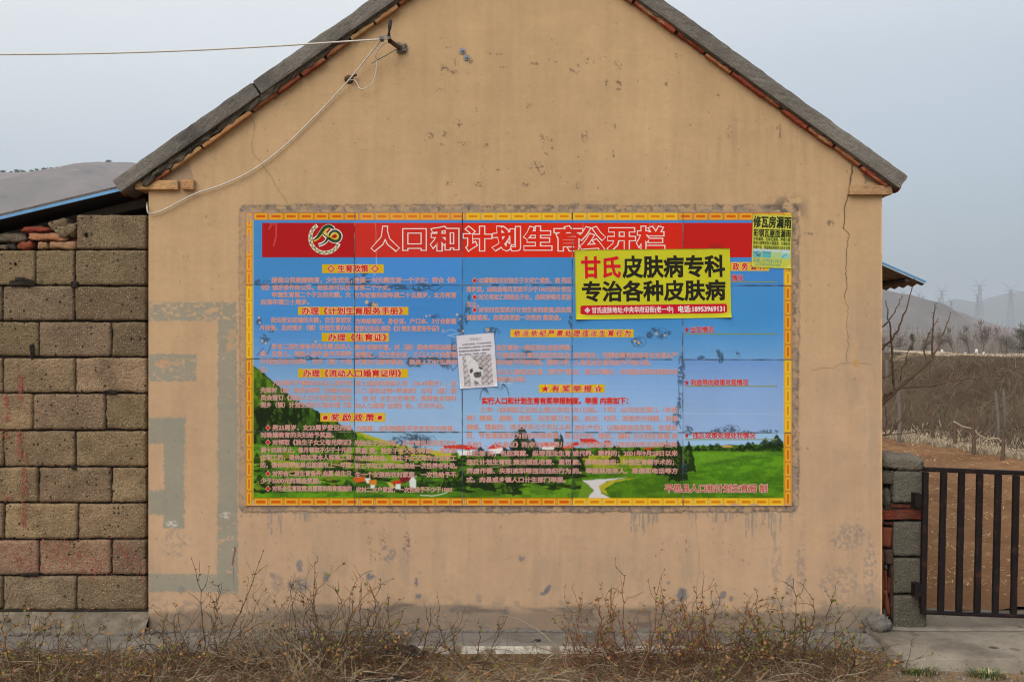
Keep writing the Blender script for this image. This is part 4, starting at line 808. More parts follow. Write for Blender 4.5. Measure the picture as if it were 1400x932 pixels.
cv.line([(5, 54), (9, 57), (12, 56)], 1.4, lin((60, 76, 70)), .9, .3, 3); cv.line([(7, 58), (11, 59)], 1.2, lin((60, 76, 70)), .8, .2, 4); cv.line([(42, 59), (45, 56), (48, 55)], 2, lin((60, 160, 160)), .8, .3, 5)
sheet('flyer_sheet', fl, TB, 54, 74, YB, cv); type_mesh('dark_text', TYPE['fl'], fl); type_mesh('phone_text', TYPE['fl2'], fl)
dn = empty('lost_dog_notice', (WX(652), 0, WZ(531))); tag(dn, 'white paper notice with a grey photograph of a pug dog stuck askew on the board', 'notice')
cv = Canvas(0, 50, 0, 72.5, .33, lin((203, 200, 208))); cv.C *= (1 + .05 * (fbm(cv.X, cv.Y, 14, oc=3, seed=2) - .5))[..., None]
cv.line([(0, 69), (50, 66.5)], .6, lin((186, 184, 192)), .8, .3, 2)
cv.rect(6, 44.5, 28.5, 70, lin((186, 180, 182)), 1, .3)
w = cv.win(6, 44.5, 28.5, 70); Xd, Yd = cv.X[w], cv.Y[w]; u = (Xd - Yd * .9) / 1.35; v = (Xd + Yd * 1.15) / 1.5
rw = np.floor(v / 5.6); e1 = np.abs(v / 5.6 - rw - .5); e2 = np.abs(((u + (rw % 2) * 5.5) / 11.0) % 1 - .5)
cv.mix(np.clip(sst(.38, .47, e1) + sst(.43, .48, e2), 0, 1) * .8, lin((74, 68, 72)), w); cv.mix(sst(.4, .6, fbm(Xd, Yd, 9, oc=3, seed=5)) * .25, lin((120, 114, 118)), w)
DW, DB = lin((204, 202, 204)), lin((52, 50, 54))
cv.poly([(11, 29), (16, 28.6), (20, 33), (25.5, 39), (27, 46), (32, 49), (32, 56), (29, 58), (29, 66), (31, 69.5), (26.5, 69.5), (24, 63), (19, 62), (18.5, 70), (14.5, 70), (14.5, 60), (13, 50), (11.5, 40)], DW, .97, .6, 2, 4)
cv.scuff(24, 51, 8.5, 7.5, DW, .95, .95, 4, 3); cv.poly([(15, 47), (18.5, 46), (19, 50), (16, 53), (14.5, 51)], DB, .95, .3, 4); cv.poly([(27, 44.5), (31, 45.5), (32.5, 48.5), (29, 48.2), (26.6, 46.5)], DB, .95, .3, 5)
cv.poly([(19.5, 53), (23.5, 51), (29.5, 52), (30, 56), (27, 59), (21.5, 59), (19.5, 56.5)], lin((84, 82, 86)), .95, .6, 6); cv.scuff(25, 53.5, 2.4, 1.6, DB, .95, .9, 3, 7); cv.scuff(21.5, 52.4, 1.2, 1.0, DB, .9, .9, 3, 8); cv.scuff(28.5, 51.4, 1.2, 1.0, DB, .9, .9, 3, 9)
cv.line([(21, 57), (25, 56.2), (29, 56.6)], .6, DB, .8, .2, 10); cv.scuff(22, 66, 4, 2, lin((96, 92, 96)), .7, .8, 3, 11); cv.line([(14, 40), (16, 36), (19, 35)], .8, lin((150, 146, 150)), .6, .2, 12)
sheet('paper_sheet', dn, TD, 50, 72, YD, cv); type_mesh('notice_text', TYPE['dog'], dn)
# ------------------------------------------------------------------ block wall at the side of the house
cy_ = [(293, 341), (341.5, 390), (390.5, 439), (439.5, 488), (488.5, 537), (537.5, 588), (588.5, 638), (638.5, 687), (687.5, 737), (737.5, 786), (786.5, 834)]
cj = [[104, 200.5], [-52, 48, 102, 200.5], [-97, 3, 101, 200.5], [-47, 53, 152, 200.5], [-96, 4, 103, 200.5], [-54, 45, 144, 200.5], [-96, 4, 103, 200.5], [-47, 52, 152, 200.5], [-95, 5.5, 106, 200.5], [-46, 53, 152, 200.5], [-95, 4, 104, 200.5]]
mb = MB(); rg = random.Random(21)
for r, ((y0, y1), js) in enumerate(zip(cy_, cj)):
    js = list(js)
    if r > 0:
        while js[0] > -520: js.insert(0, js[0] - rg.uniform(96, 101))
    for k in range(len(js) - 1):
        a, q = js[k] + rg.uniform(.6, 1.4), js[k + 1] - rg.uniform(.6, 1.3); Y0 = .022 + rg.uniform(-.006, .008)
        A, B = P(a, y1 - rg.uniform(.2, 1.0), Y0), P(q, y0 + rg.uniform(.2, .9), Y0)
        base = np.array((153, 130, 101)) if r > 3 else np.array((148, 128, 102))
        if r in (9,): base = np.array((150, 121, 98))
        if r == 10: base = np.array((146, 126, 100))
        base = base * rg.uniform(.86, 1.07) * np.array((1, rg.uniform(.985, 1.015), rg.uniform(.96, 1.03)))
        rough_box(mb, ((A.x + B.x) / 2, Y0 + .09, (A.z + B.z) / 2), (B.x - A.x, .18, B.z - A.z), None, (22, 4, 12), .007, .0040, r * 40 + k, 0, tuple(tone(base, .84 if r < 4 else 1.02)), freq=11)
bw = empty('block_wall', (P(100, 834).x, .1, P(100, 834).z)); tag(bw, 'rough wall of tan cinder blocks with open joints beside the ochre house', 'wall')
part(mb, 'block', M_block, bw, smooth=True, col=True)
mb = MB()
for x0, x1, y0, y1, sd in ((12, 47, 382, 391, 1), (20, 34, 379, 386, 2), (96, 106, 384, 394, 3), (40, 46, 470, 492, 4), (140, 160, 533, 539, 5), (115, 119, 318, 323, 6), (18, 22, 359, 363, 7), (28, 52, 783, 788, 8), (96, 104, 636, 642, 9)):
    A, B = P(x0, y1, .012), P(x1, y0, .012); rough_box(mb, ((A.x + B.x) / 2, .018, (A.z + B.z) / 2), (B.x - A.x, .016, B.z - A.z), None, (8, 2, 6), .02, .006, sd, freq=25)
part(mb, 'hole_shade_lump', M_core, bw)  # dark lumps set on the block faces stand for shade inside chipped holes
mb = MB(); A, B = P(-500, 836, .06), P(199, 345, .06); mb.box((A.x, .048, A.z), (B.x, .17, B.z)); A, B = P(106, 350, .06), P(199, 296, .06); mb.box((A.x, .066, A.z), (B.x, .169, B.z)); part(mb, 'joint_mortar', M_core, bw)
# red paint strokes left on the blocks: thin raised flecks of paint
M_redp = mat('faded_red_paint', (150, 84, 74), .9, .3, 60, .2, 200, .15)
mb = MB(); rg = random.Random(3)
for (xa, ya, xb, yb, n, sp) in ((28, 512, 28, 548, 90, 3), (8, 540, 10, 575, 80, 4), (26, 590, 27, 625, 80, 3), (33, 618, 36, 634, 24, 2), (30, 640, 36, 660, 50, 4), (33, 660, 32, 720, 100, 4), (4, 590, 12, 600, 20, 5), (2, 678, 18, 684, 20, 4), (10, 745, 50, 780, 90, 14), (66, 742, 140, 782, 260, 18), (160, 742, 196, 782, 120, 14)):
    for k in range(n):
        t = rg.random(); x, y = xa + (xb - xa) * t + rg.gauss(0, sp * .55), ya + (yb - ya) * t + rg.gauss(0, sp * .55); s = rg.uniform(.35, 1.1); Y0 = .0125 + rg.random() * .002
        if x > 198: continue
        ang = rg.uniform(0, 6.28); pts = [P(x + s * math.cos(ang + q * 1.257) * rg.uniform(.6, 1.3), y + s * 1.5 * math.sin(ang + q * 1.257) * rg.uniform(.6, 1.3), Y0) for q in range(5)]
        mb.add(pts, [(4, 3, 2, 1, 0)])
part(mb, 'paint_fleck', M_redp, bw)

# loose rubble lying on the wall top
def rubble(name, x0, x1, y0, y1, c, label, cat, ang=0, Y0=.03, dep=.14, m=None, rnd=.012, rough=.008, sd=0, n=(8, 4, 4), taper=None):
    A, B = P(x0, y1, Y0), P(x1, y0, Y0); cc = Vector(((A.x + B.x) / 2, Y0 + dep / 2, (A.z + B.z) / 2)); R = Matrix.Rotation(math.radians(ang), 3, 'Y')
    mb = MB(); rough_box(mb, cc, (B.x - A.x, dep, B.z - A.z), R, n, rnd, rough, sd, 0, tuple(tone(c)), freq=16, taper=taper)
    return tag(mb.build(name, m or M_brickd, smooth=True, col=True, loc=tuple(cc)), label, cat, 'loose rubble on the block wall')
rubble('loose_stone', -14, 36, 319, 331.5, (104, 98, 90), 'flat grey stone bridging the gap at the outer end of the rubble', 'stone', 1, sd=1, m=M_block, rnd=.02)
rubble('tile_shard', 28, 67, 310, 317, (136, 64, 48), 'thin red tile shard lying on top of the pale worn brick', 'tile', 1, sd=2, rnd=.008)
rubble('loose_stone', 65, 92, 299, 314, (140, 122, 96), 'tan stone tilted on the rubble just under the shed roof beam', 'stone', -16, sd=3, m=M_block, rnd=.02)
rubble('concrete_chunk', 74, 104, 306, 325, (146, 130, 104), 'wedge shaped speckled concrete chunk leaning against the topmost block', 'concrete', -12, .025, .13, M_block, .02, .01, 4, (8, 5, 6), (.35, .1))
rubble('loose_brick', 38, 90, 317.5, 329.5, (166, 116, 84), 'pale worn brick with red patches in the middle of the rubble', 'brick', 2.5, sd=5)
rubble('loose_brick', 21, 44, 329, 341, (134, 72, 48), 'rounded orange brick end below the flat grey stone', 'brick', -3, sd=6, rnd=.025)
rubble('loose_brick', 50.5, 65, 330, 341.5, (158, 124, 90), 'small square tan brick stub under the pale worn brick', 'brick', 0, sd=7)
rubble('loose_brick', 66, 103.5, 330, 341.5, (152, 118, 88), 'long tan brick lying beside the square stub', 'brick', 0, sd=8)
rubble('loose_stone', -22, 10, 333, 341.5, (122, 110, 92), 'low round stone on the outermost block of the top course', 'stone', 3, sd=9, m=M_block, rnd=.02)
rubble('loose_brick', 94, 107, 322, 341, (120, 62, 46), 'dark red brick piece wedged behind the concrete chunk', 'brick', 3, .09, .1, sd=10)
rubble('loose_brick', 8, 22, 331.5, 341.5, (78, 72, 66), 'dark grey brick bit between the round stone and the orange brick', 'brick', 0, .06, .1, sd=11)

# low shed behind the block wall
shed = empty('lean_to_shed', (-3.2, 1.6, 1.0)); tag(shed, 'dark lean-to shed behind the blocks with a blue edged sheet roof sloping down', 'shed')
M_blue = mat('blue_sheet_edge', (96, 146, 190), .45, .12, 6, .1, 40, .4, metal=.2, stain=((120, 104, 90), 3.0, .62, .72))
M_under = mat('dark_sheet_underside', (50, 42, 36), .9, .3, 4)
M_felt = mat('gravelled_felt', (126, 118, 110), 1, .25, 60, 1, 180, .1, speck=[((80, 74, 70), 90, .4)])
M_wood = mat('weathered_beam', (82, 74, 66), .95, .25, 7, .3, 60, .1)
A, B = P(-420, 398, .0), P(178, 256.5, .0)
def slab(name, A, B, off, th, y0, y1, m, root, wav=0):
    d = (B - A).normalized(); up = Vector((-d.z, 0, d.x)); up = up if up.z > 0 else -up; a, q = A + up * off, B + up * off
    mb = MB(); prism(mb, [(a.x, a.z), (q.x, q.z), (q.x + up.x * th, q.z + up.z * th), (a.x + up.x * th, a.z + up.z * th)], y0, y1); return part(mb, name, m, root)
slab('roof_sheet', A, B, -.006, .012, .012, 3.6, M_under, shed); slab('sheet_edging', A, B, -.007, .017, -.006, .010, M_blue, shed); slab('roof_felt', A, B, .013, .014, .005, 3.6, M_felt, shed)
A, B = P(-420, 428, .2), P(200, 277, .2); slab('roof_beam', A, B, -.022, .05, .2, .27, M_wood, shed); A, B = P(-420, 425, 1.2), P(260, 290, 1.2); slab('roof_beam', A, B, -.02, .06, 1.2, 1.28, M_wood, shed)
xh = XL - .004
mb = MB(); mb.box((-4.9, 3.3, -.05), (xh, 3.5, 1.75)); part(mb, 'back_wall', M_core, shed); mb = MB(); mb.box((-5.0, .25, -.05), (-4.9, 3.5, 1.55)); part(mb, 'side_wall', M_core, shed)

# ------------------------------------------------------------------ ground, apron, driveway
M_soil = mat('litter_soil', (126, 106, 82), 1, .28, 4, 1.0, 45, .08, speck=[((160, 142, 116), 60, .6), ((84, 68, 52), 75, .5), ((146, 126, 100), 28, .75)], stain=((92, 76, 58), 1.6, .48, .7))
M_drive = mat('driveway_concrete', (130, 121, 108), .95, .18, 1.2, .5, 60, .12, stain=((96, 88, 78), 1.7, .46, .64), speck=[((92, 86, 78), 60, .75), ((78, 70, 60), 9, .86)])
M_apron = mat('apron_concrete', (120, 114, 106), .95, .16, 2.0, .35, 50, .15, stain=((92, 86, 78), 3.0, .46, .7))
M_white = mat('chalky_white', (180, 172, 158), .9, .25, 20, .3, 90, .15, stain=((118, 104, 88), 9, .50, .62))
M_field = mat('ploughed_soil', (126, 94, 67), 1, .24, 2.2, 1.0, 36, .05, stain=((98, 70, 48), 1.1, .45, .7), speck=[((158, 128, 94), 24, .7)])
M_bank = mat('bank_earth', (72, 60, 48), 1, .3, .9, .9, 12, .05, stain=((84, 72, 56), .8, .45, .65))
M_far = mat('dry_country', (124, 110, 92), 1, .2, .06, 0, 10, .05, stain=((96, 92, 66), .03, .5, .7))
# outside of the field: signed distance to its border (field lies x < border, Y < 12)
def field_out(x, y):
    xb = 6.45 + np.clip(11.6 - y, 0, 30) * .215
    dx = x - xb; dy = y - 12.0 + np.clip((x - 6.0) * .10, -1, 1) * 0
    d = np.where((dx > 0) & (dy > 0), np.hypot(dx, dy), np.maximum(dx * .977, dy)); return d
def ground_h(x, y):
    d = field_out(x, y) + (fbm(x, y, 1.6, oc=3, seed=3) - .5) * .5
    far = np.hypot(x, y + 6)
    plateau = 1.34 - .0118 * np.clip(far - 25, 0, 130)
    h = sst(.25, 4.2, d) * plateau
    h = h + (fbm(x, y, 2.2, oc=4, seed=8) - .5) * .34 * sst(.2, 1.5, d)
    front = sst(-.05, -.45, y) * -.055
    h = h - .16 * sst(-.15, -.6, d) * sst(.42, .8, y)
    return h + front + (fbm(x, y, .5, oc=4, seed=5) - .5) * .05 * sst(-.25, -.5, y) - .012
xs = np.concatenate([-np.geomspace(3000, 14, 30), np.linspace(-13, -4, 20), np.linspace(-3.6, 4, 70), np.linspace(4.12, 16, 110), np.geomspace(16.4, 3000, 44)])
ys = np.concatenate([-np.geomspace(60, 3.4, 12), np.linspace(-3, 0, 60), np.linspace(.1, 8, 50), np.linspace(8.12, 24, 120), np.geomspace(24.4, 4200, 56)])
GX, GY = np.meshgrid(xs, ys); GZ = ground_h(GX, GY)
f = grid_faces(len(xs), len(ys))[:, ::-1]
cx4 = GX.ravel()[f].mean(1); cy4 = GY.ravel()[f].mean(1); dd = field_out(cx4, cy4); fr = np.hypot(cx4, cy4 + 6)
mi = np.where(cy4 < .3, 0, np.where(fr > 60, 2, np.where(dd > -.2, 1, 1)))
kind(np_mesh('ground', np.stack([GX, GY, GZ], -1).reshape(-1, 3), [f], [M_soil, M_bank, M_far], None, mi, True), 'structure')
# ploughed field behind the gate
nx_, ny_ = 190, 240; xs = np.linspace(-3.2, 9.6, nx_); ys = np.linspace(.40, 13.0, ny_); GX, GY = np.meshgrid(xs, ys)
d = field_out(GX, GY); z = .012 + (fbm(GX, GY, .34, oc=4, seed=11) - .5) * .11 + .018 * np.sin((GY + .25 * GX) * 2 * math.pi / .55 + 2 * fbm(GX, GY, 1.2, oc=2, seed=4))
z = np.where(d > .35, -.3, z) - sst(.0, .35, d) * .1 - .02 * sst(.7, .42, GY)
kind(np_mesh('ploughed_field', np.stack([GX, GY, z], -1).reshape(-1, 3), [grid_faces(nx_, ny_)[:, ::-1]], [M_field], None, None, True), 'structure')
# straw scattered on the field
M_straw = mat('straw', (188, 164, 122), .9, .2, 12)
mb = MB(); rg = random.Random(9)
for k in range(1500):
    y = .9 + rg.random() ** 1.6 * 11; x = rg.uniform(2.0, 3.2) + (y + 6) * rg.uniform(.0, .5) * .62
    if field_out(np.array(x), np.array(y)) > -.1: continue
    a = rg.uniform(0, 6.28); l = rg.uniform(.008, .03) * (1 + y * .05); q = Vector((x, y, .06)); u = Vector((math.cos(a), math.sin(a), rg.uniform(-.3, .5))) * l; w_ = Vector((-math.sin(a), math.cos(a), 0)) * (.0016 + .0004 * y)
    mb.add([q - u - w_, q - u + w_, q + u + w_, q + u - w_], [(0, 1, 2, 3)])
kind(mb.build('straw_litter', M_straw), 'stuff', 'pale straw bits scattered over the ploughed brown soil', 'straw')
# concrete apron at the foot of the wall, with a chalky kerb
def uneven(name, x0, x1, y0, y1, z, th, m, sd, amp=.006, step=.03, edge=.02, k_='structure'):
    nx_, ny_ = max(3, int((x1 - x0) / step)), max(3, int((y1 - y0) / step)); xs = np.linspace(x0, x1, nx_); ys = np.linspace(y0, y1, ny_); GX, GY = np.meshgrid(xs, ys)
    GY = GY.copy(); GY[0] += (fbm(xs, xs * 0 + sd, .09, oc=4, seed=sd) - .5) * edge * 2
    GZ = z + (fbm(GX, GY, .25, oc=4, seed=sd + 1) - .5) * amp * 2; GZ[0] -= .006
    V = np.stack([GX, GY, GZ], -1).reshape(-1, 3); n = len(V); g = np.arange(n).reshape(ny_, nx_); rim = np.concatenate([g[0], g[1:, -1], g[-1, -2::-1], g[-2:0:-1, 0]]); B = V[rim].copy(); B[:, 2] -= th; k = len(rim); r0 = np.arange(k)
    return kind(np_mesh(name, np.concatenate([V, B]), [grid_faces(nx_, ny_)[:, ::-1], np.stack([rim, n + r0, n + (r0 + 1) % k, np.roll(rim, -1)], 1)], [m], None, None, False), k_)
uneven('concrete_apron', -5.2, 2.08, -.262, -.002, -.002, .12, M_apron, 3)
uneven('concrete_kerb', WX(470) * .96, WX(1030) * .96, -.286, -.266, -.008, .1, M_white, 5, .004, .02, .005)
uneven('driveway', 2.085, 6.5, -.56, -.012, .006, .15, M_drive, 7, .010, .03, .05); uneven('driveway', 2.10, 6.5, .002, .42, .010, .15, M_drive, 9, .008, .03, .012)
uneven('driveway', 2.10, 6.5, .24, .46, .016, .1, M_drive, 8, .004, .05, .012).name = 'gate_threshold'
M_rubble = mat('crumbled_mortar', (116, 106, 92), 1, .35, 16, .6, 60, .08, stain=((88, 79, 68), 7, .50, .70))
# rubble mortar at the foot of the block wall
mb = MB(); rg = random.Random(17)
for k in range(240):
    x = rg.uniform(-3.3, -2.0); s = .004 + .018 * rg.random() ** 2.5; rough_box(mb, (x, -rg.uniform(.0, .1), .0 + s * .4), (s * 2, s * 1.4, s * 1.2), Matrix.Rotation(rg.uniform(0, 3), 3, 'Z'), (3, 3, 3), s * .5, s * .15, k)
kind(mb.build('gravel', M_conc), 'stuff', 'crumbled grey mortar and gravel along the foot of the block wall', 'gravel')
mb = MB(); mb.box((WX(-500), .03, -.05), (WX(204), .2, .118)); part(mb, 'footing_core', M_core, bw)
mb = MB(); rg = random.Random(44)
for k in range(26):
    x = rg.uniform(WX(-140), WX(204)); zz = rg.uniform(.0, .115); s = .005 + .013 * rg.random() ** 2; rough_box(mb, (x, .022 - .9 * (.115 - zz) + rg.uniform(-.008, .008), zz * .98), (s * 2.2, s * 1.6, s * 1.3), Matrix.Rotation(rg.uniform(-.6, .6), 3, 'Y'), (3, 3, 3), s * .35, s * .22, k)
part(mb, 'footing_rubble', M_rubble, bw)
mb = MB(); nxx = 260; xs_ = np.linspace(WX(-500), WX(204), nxx); yy_ = np.linspace(-.10, .04, 14); FX, FY = np.meshgrid(xs_, yy_); FZ = (FY + .10) / .14 * .118 - .006 + (fbm(FX, FY, .12, oc=5, seed=4) - .5) * .035 * np.sin(np.clip((FY + .1) / .14, 0, 1) * math.pi)
keep(np_mesh('mortar_fillet', np.stack([FX, FY, FZ], -1).reshape(-1, 3), [grid_faces(nxx, 14)[:, ::-1]], [M_rubble]), bw)
rough = MB(); rough_box(rough, ((WX(203) + WX(1206)) / 2, .0, -.012), (WX(1206) - WX(203), .03, .035), None, (260, 3, 3), .008, .008, 15, freq=9); part(rough, 'plinth', M_conc, house)
mb = MB(); rough_box(mb, (WX(1196), -.02, .04), (.16, .12, .12), None, (8, 6, 6), .05, .02, 16, freq=9); tag(mb.build('rubble_lump', M_conc, smooth=True), 'lump of broken mortar at the corner of the house wall beside the gate pillar', 'rubble')

# ------------------------------------------------------------------ gate pillar and iron gate
pil = empty('gate_pillar', tuple(P(1240, 862, .1))); tag(pil, 'rough block gate pillar capped with mortar and stuffed with red brick shards beside the house corner', 'pillar')
M_gblock = mat('grey_block', None, .96, .14, 6, .9, 70, .12, attr='Col', speck=[((72, 68, 62), 90, .5), ((150, 144, 132), 110, .66)])
GB = (114, 108, 94)
def pb(x0, x1, y0, y1, c, sd, name='pillar_block', m=None, Y0=.05, dep=.2, rough=.004, rnd=.006, ang=0, n=(12, 8, 12)):
    A, B = P(x0, y1, Y0), P(x1, y0, Y0); mb = MB(); rough_box(mb, ((A.x + B.x) / 2, Y0 + dep / 2, (A.z + B.z) / 2), (B.x - A.x, dep, B.z - A.z), Matrix.Rotation(math.radians(ang), 3, 'Y'), n, rnd, rough, sd, 0, tuple(tone(c, .66 if m is None else .5)), freq=12)
    return part(mb, name, m or M_gblock, pil, smooth=True, col=True)
pb(1222, 1267, 814, 863, GB, 1); pb(1222, 1266, 763, 811, GB, 2); pb(1222, 1266, 713, 760, (118, 112, 100), 3); pb(1222, 1264, 644, 687, (124, 118, 106), 4)
pb(1207.5, 1268, 697, 710.5, (138, 68, 50), 5, 'pillar_brick', M_brickd, .045); pb(1217, 1246, 689.5, 694.5, (130, 72, 54), 6, 'pillar_brick', M_brickd, .06); pb(1210, 1262, 687, 697, (92, 84, 74), 7, 'pillar_mortar', None, .075)
pb(1206.5, 1264, 622, 644, (136, 128, 114), 8, 'pillar_cap', None, .05, .26, .009, .028, 5, (14, 10, 9)); pb(1206, 1222, 642, 662, (112, 104, 92), 9, 'pillar_mortar', None, .06, .2, .01); pb(1208, 1220, 668, 694, (104, 98, 88), 10, 'pillar_block', None, .06, .16, .008, .02)
for x0, x1, y0, y1, c, sd, ang, Y0 in ((1205.5, 1209, 694, 715, (140, 70, 52), 21, 0, .05), (1207, 1222, 712.5, 718.5, (98, 58, 48), 22, 2, .05), (1206.5, 1220, 721, 748, (150, 82, 56), 23, 3, .05), (1206, 1209.5, 752, 831, (130, 66, 50), 24, 0, .05), (1210.5, 1222, 751, 772, (96, 76, 66), 25, -4, .055), (1217.5, 1222, 772, 853, (84, 60, 52), 26, .5, .055), (1210, 1214, 780, 806, (158, 76, 50), 27, 0, .055), (1211, 1216, 806, 842, (146, 84, 60), 28, -7, .05), (1214, 1218, 790, 812, (120, 70, 52), 29, 5, .06), (1210.5, 1214.5, 772, 779, (130, 128, 122), 30, 0, .055), (1206, 1213, 832, 850, (100, 92, 82), 31, 0, .06)):
    pb(x0, x1, y0, y1, c, sd, 'brick_shard', M_brickd, Y0, .14, .004, .006, ang, (5, 4, 6))
mb = MB(); A, B = P(1207.5, 862, .12), P(1262, 640, .12); mb.box((A.x, .125, A.z), (B.x, .24, B.z)); part(mb, 'pillar_core', M_core, pil)
M_iron = mat('dark_gate_iron', (29, 22, 22), .6, .25, 9, .15, 90, .15, stain=((66, 42, 32), 14, .54, .70))
gate = empty('iron_gate', tuple(P(1262, 838, .0))); tag(gate, 'low dark iron bar gate hung from the block pillar in front of the ploughed field', 'gate')
gy = .012; G0 = P(1259.5, 838, gy); u = Vector((math.cos(math.radians(2.3)), 0, -math.sin(math.radians(2.3)))); w_ = Vector((math.sin(math.radians(1.15)), 0, math.cos(math.radians(1.15))))
gs = (D + gy) / F
def bar(name, a0, b0, a1, b1, th, dp=.03, yo=0):                          # from (along, up) to (along, up) in photo pixels of the gate's own plane
    p0, p1 = G0 + u * (a0 * gs) + w_ * (b0 * gs), G0 + u * (a1 * gs) + w_ * (b1 * gs); d = (p1 - p0); L = d.length; d.normalize(); n_ = Vector((-d.z, 0, d.x)); c_ = (p0 + p1) / 2; c_.y = gy + yo
    R = Matrix((d, Vector((0, 1, 0)), n_)).transposed()
    if R.determinant() < 0: R = Matrix((-d, Vector((0, 1, 0)), n_)).transposed()
    mb = MB(); rough_box(mb, c_, (L, dp, th * gs), R, (24, 2, 2), .003, .0009, int(a0 * 7 + b0), freq=8); return part(mb, name, M_iron, gate, smooth=False)
GL = 330
bar('gate_rail', -1, 197, GL, 197, 6.5); bar('gate_rail', -1, 2, GL, 2, 5.5)
bar('gate_stile', 2, 5.0, 2, 193.5, 7.5, .034); bar('gate_stile', GL - 2, 5, GL - 2, 193.5, 7.5, .034)
for k in range(12):
    a = 26.2 + k * 24.9; bar('gate_bar', a, 4.9, a + (.2 if k % 3 else .7), 193.6, 8.4, .026)
for z in (690 - 7, 806): 
    mb = MB(); A, B = P(1250, z + 9, -.0), P(1257.5, z - 9, -.0); mb.box((A.x, -.012, A.z), (B.x, .05, B.z)); q = P(1257.8, z, gy); mb.tube([(q.x, gy - .008, q.z - .035), (q.x, gy - .008, q.z + .035)], .011, None, 8); part(mb, 'hinge', M_iron, gate)

# sheet awning on the far side of the house
aw = empty('sheet_awning', (2.7, 3.4, 2.3)); tag(aw, 'thin blue edged sheet awning jutting from the house above the bare sapling', 'awning')
A = P(1080, 307, 2.0); B = P(1264, 387.5, 2.0)
M_sheet = mat('brown_sheet', (112, 96, 80), .6, .15, 3, .05, 30, .3)
d = B - A; L = d.length; d.normalize(); up = Vector((-d.z, 0, d.x)); up = up if up.z > 0 else -up; ys = np.linspace(2.0, 5.2, 130); VV = []
for s_ in (0, .5, 1):
    for y in ys: q = A + d * (L * s_) + up * (.012 * math.sin(y * 2 * math.pi / .19)); VV.append((q.x, y, q.z))
VV = np.array(VV); f = grid_faces(len(ys), 3); V2 = VV - np.array(up) * .004; keep(np_mesh('awning_sheet', np.concatenate([VV, V2]), [f, f[:, ::-1] + len(VV)], [M_sheet], None, None, True), aw)
slab('sheet_edging', A, B, .004, .016, 1.985, 1.998, M_blue, aw)
mb = MB(); A2 = A + d * .1 - up * .07; B2 = A + d * (L * .62) - up * .07; mb.tube([A2 + Vector((0, .12, 0)), B2 + Vector((0, .12, 0))], .04, None, 4); part(mb, 'awning_beam', M_wood, aw)
mb = MB(); 
for k in range(3): q = A + d * (L * (.25 + .32 * k)) - up * .025; mb.tube([(q.x, 2.02, q.z), (q.x, 5.1, q.z)], .02, None, 4)
part(mb, 'purlin', M_wood, aw)
# ------------------------------------------------------------------ dry plants at the foot of the wall
M_twig = mat('dry_twig', (90, 71, 54), .95, .22, 30, 0, 40, .1)
M_twigr = mat('reddish_twig', (106, 72, 54), .95, .22, 30, 0, 40, .1)
M_twigg = mat('pale_dead_twig', (148, 131, 107), .95, .2, 30, 0, 40, .1)
M_dleaf = mat('dry_leaf', (148, 108, 66), .9, .3, 40, 0, 40, .1)
M_gleaf = mat('late_leaf', (112, 112, 52), .8, .3, 40, 0, 40, .15)
def gh(x, y): return float(ground_h(np.array(float(x)), np.array(float(y))))
def leaf(mb, p, rg, s, m):
    a, e_ = rg.uniform(0, 6.28), rg.uniform(-.5, 1.1); t = Vector((math.cos(a) * math.cos(e_), math.sin(a) * math.cos(e_), math.sin(e_))); n_ = t.cross(Vector((rg.uniform(-1, 1), rg.uniform(-1, 1), rg.uniform(-1, 1)))).normalized(); w_ = s * rg.uniform(.28, .42); dn = t.cross(n_) * s * .14
    q = Vector(p); mb.add([q, q + t * s * .45 + n_ * w_ + dn, q + t * s, q + t * s * .45 - n_ * w_ + dn, q + t * s * .5], [(0, 1, 4), (1, 2, 4), (2, 3, 4), (3, 0, 4)], m)
def wander(p, d, L, n, rg, curl=.25, up=.0):
    q = [Vector(p)]; d = Vector(d).normalized()
    for i in range(n):
        d = (d + Vector((rg.gauss(0, curl), rg.gauss(0, curl), rg.gauss(0, curl) + up))).normalized(); q.append(q[-1] + d * (L / n))
    return q, d
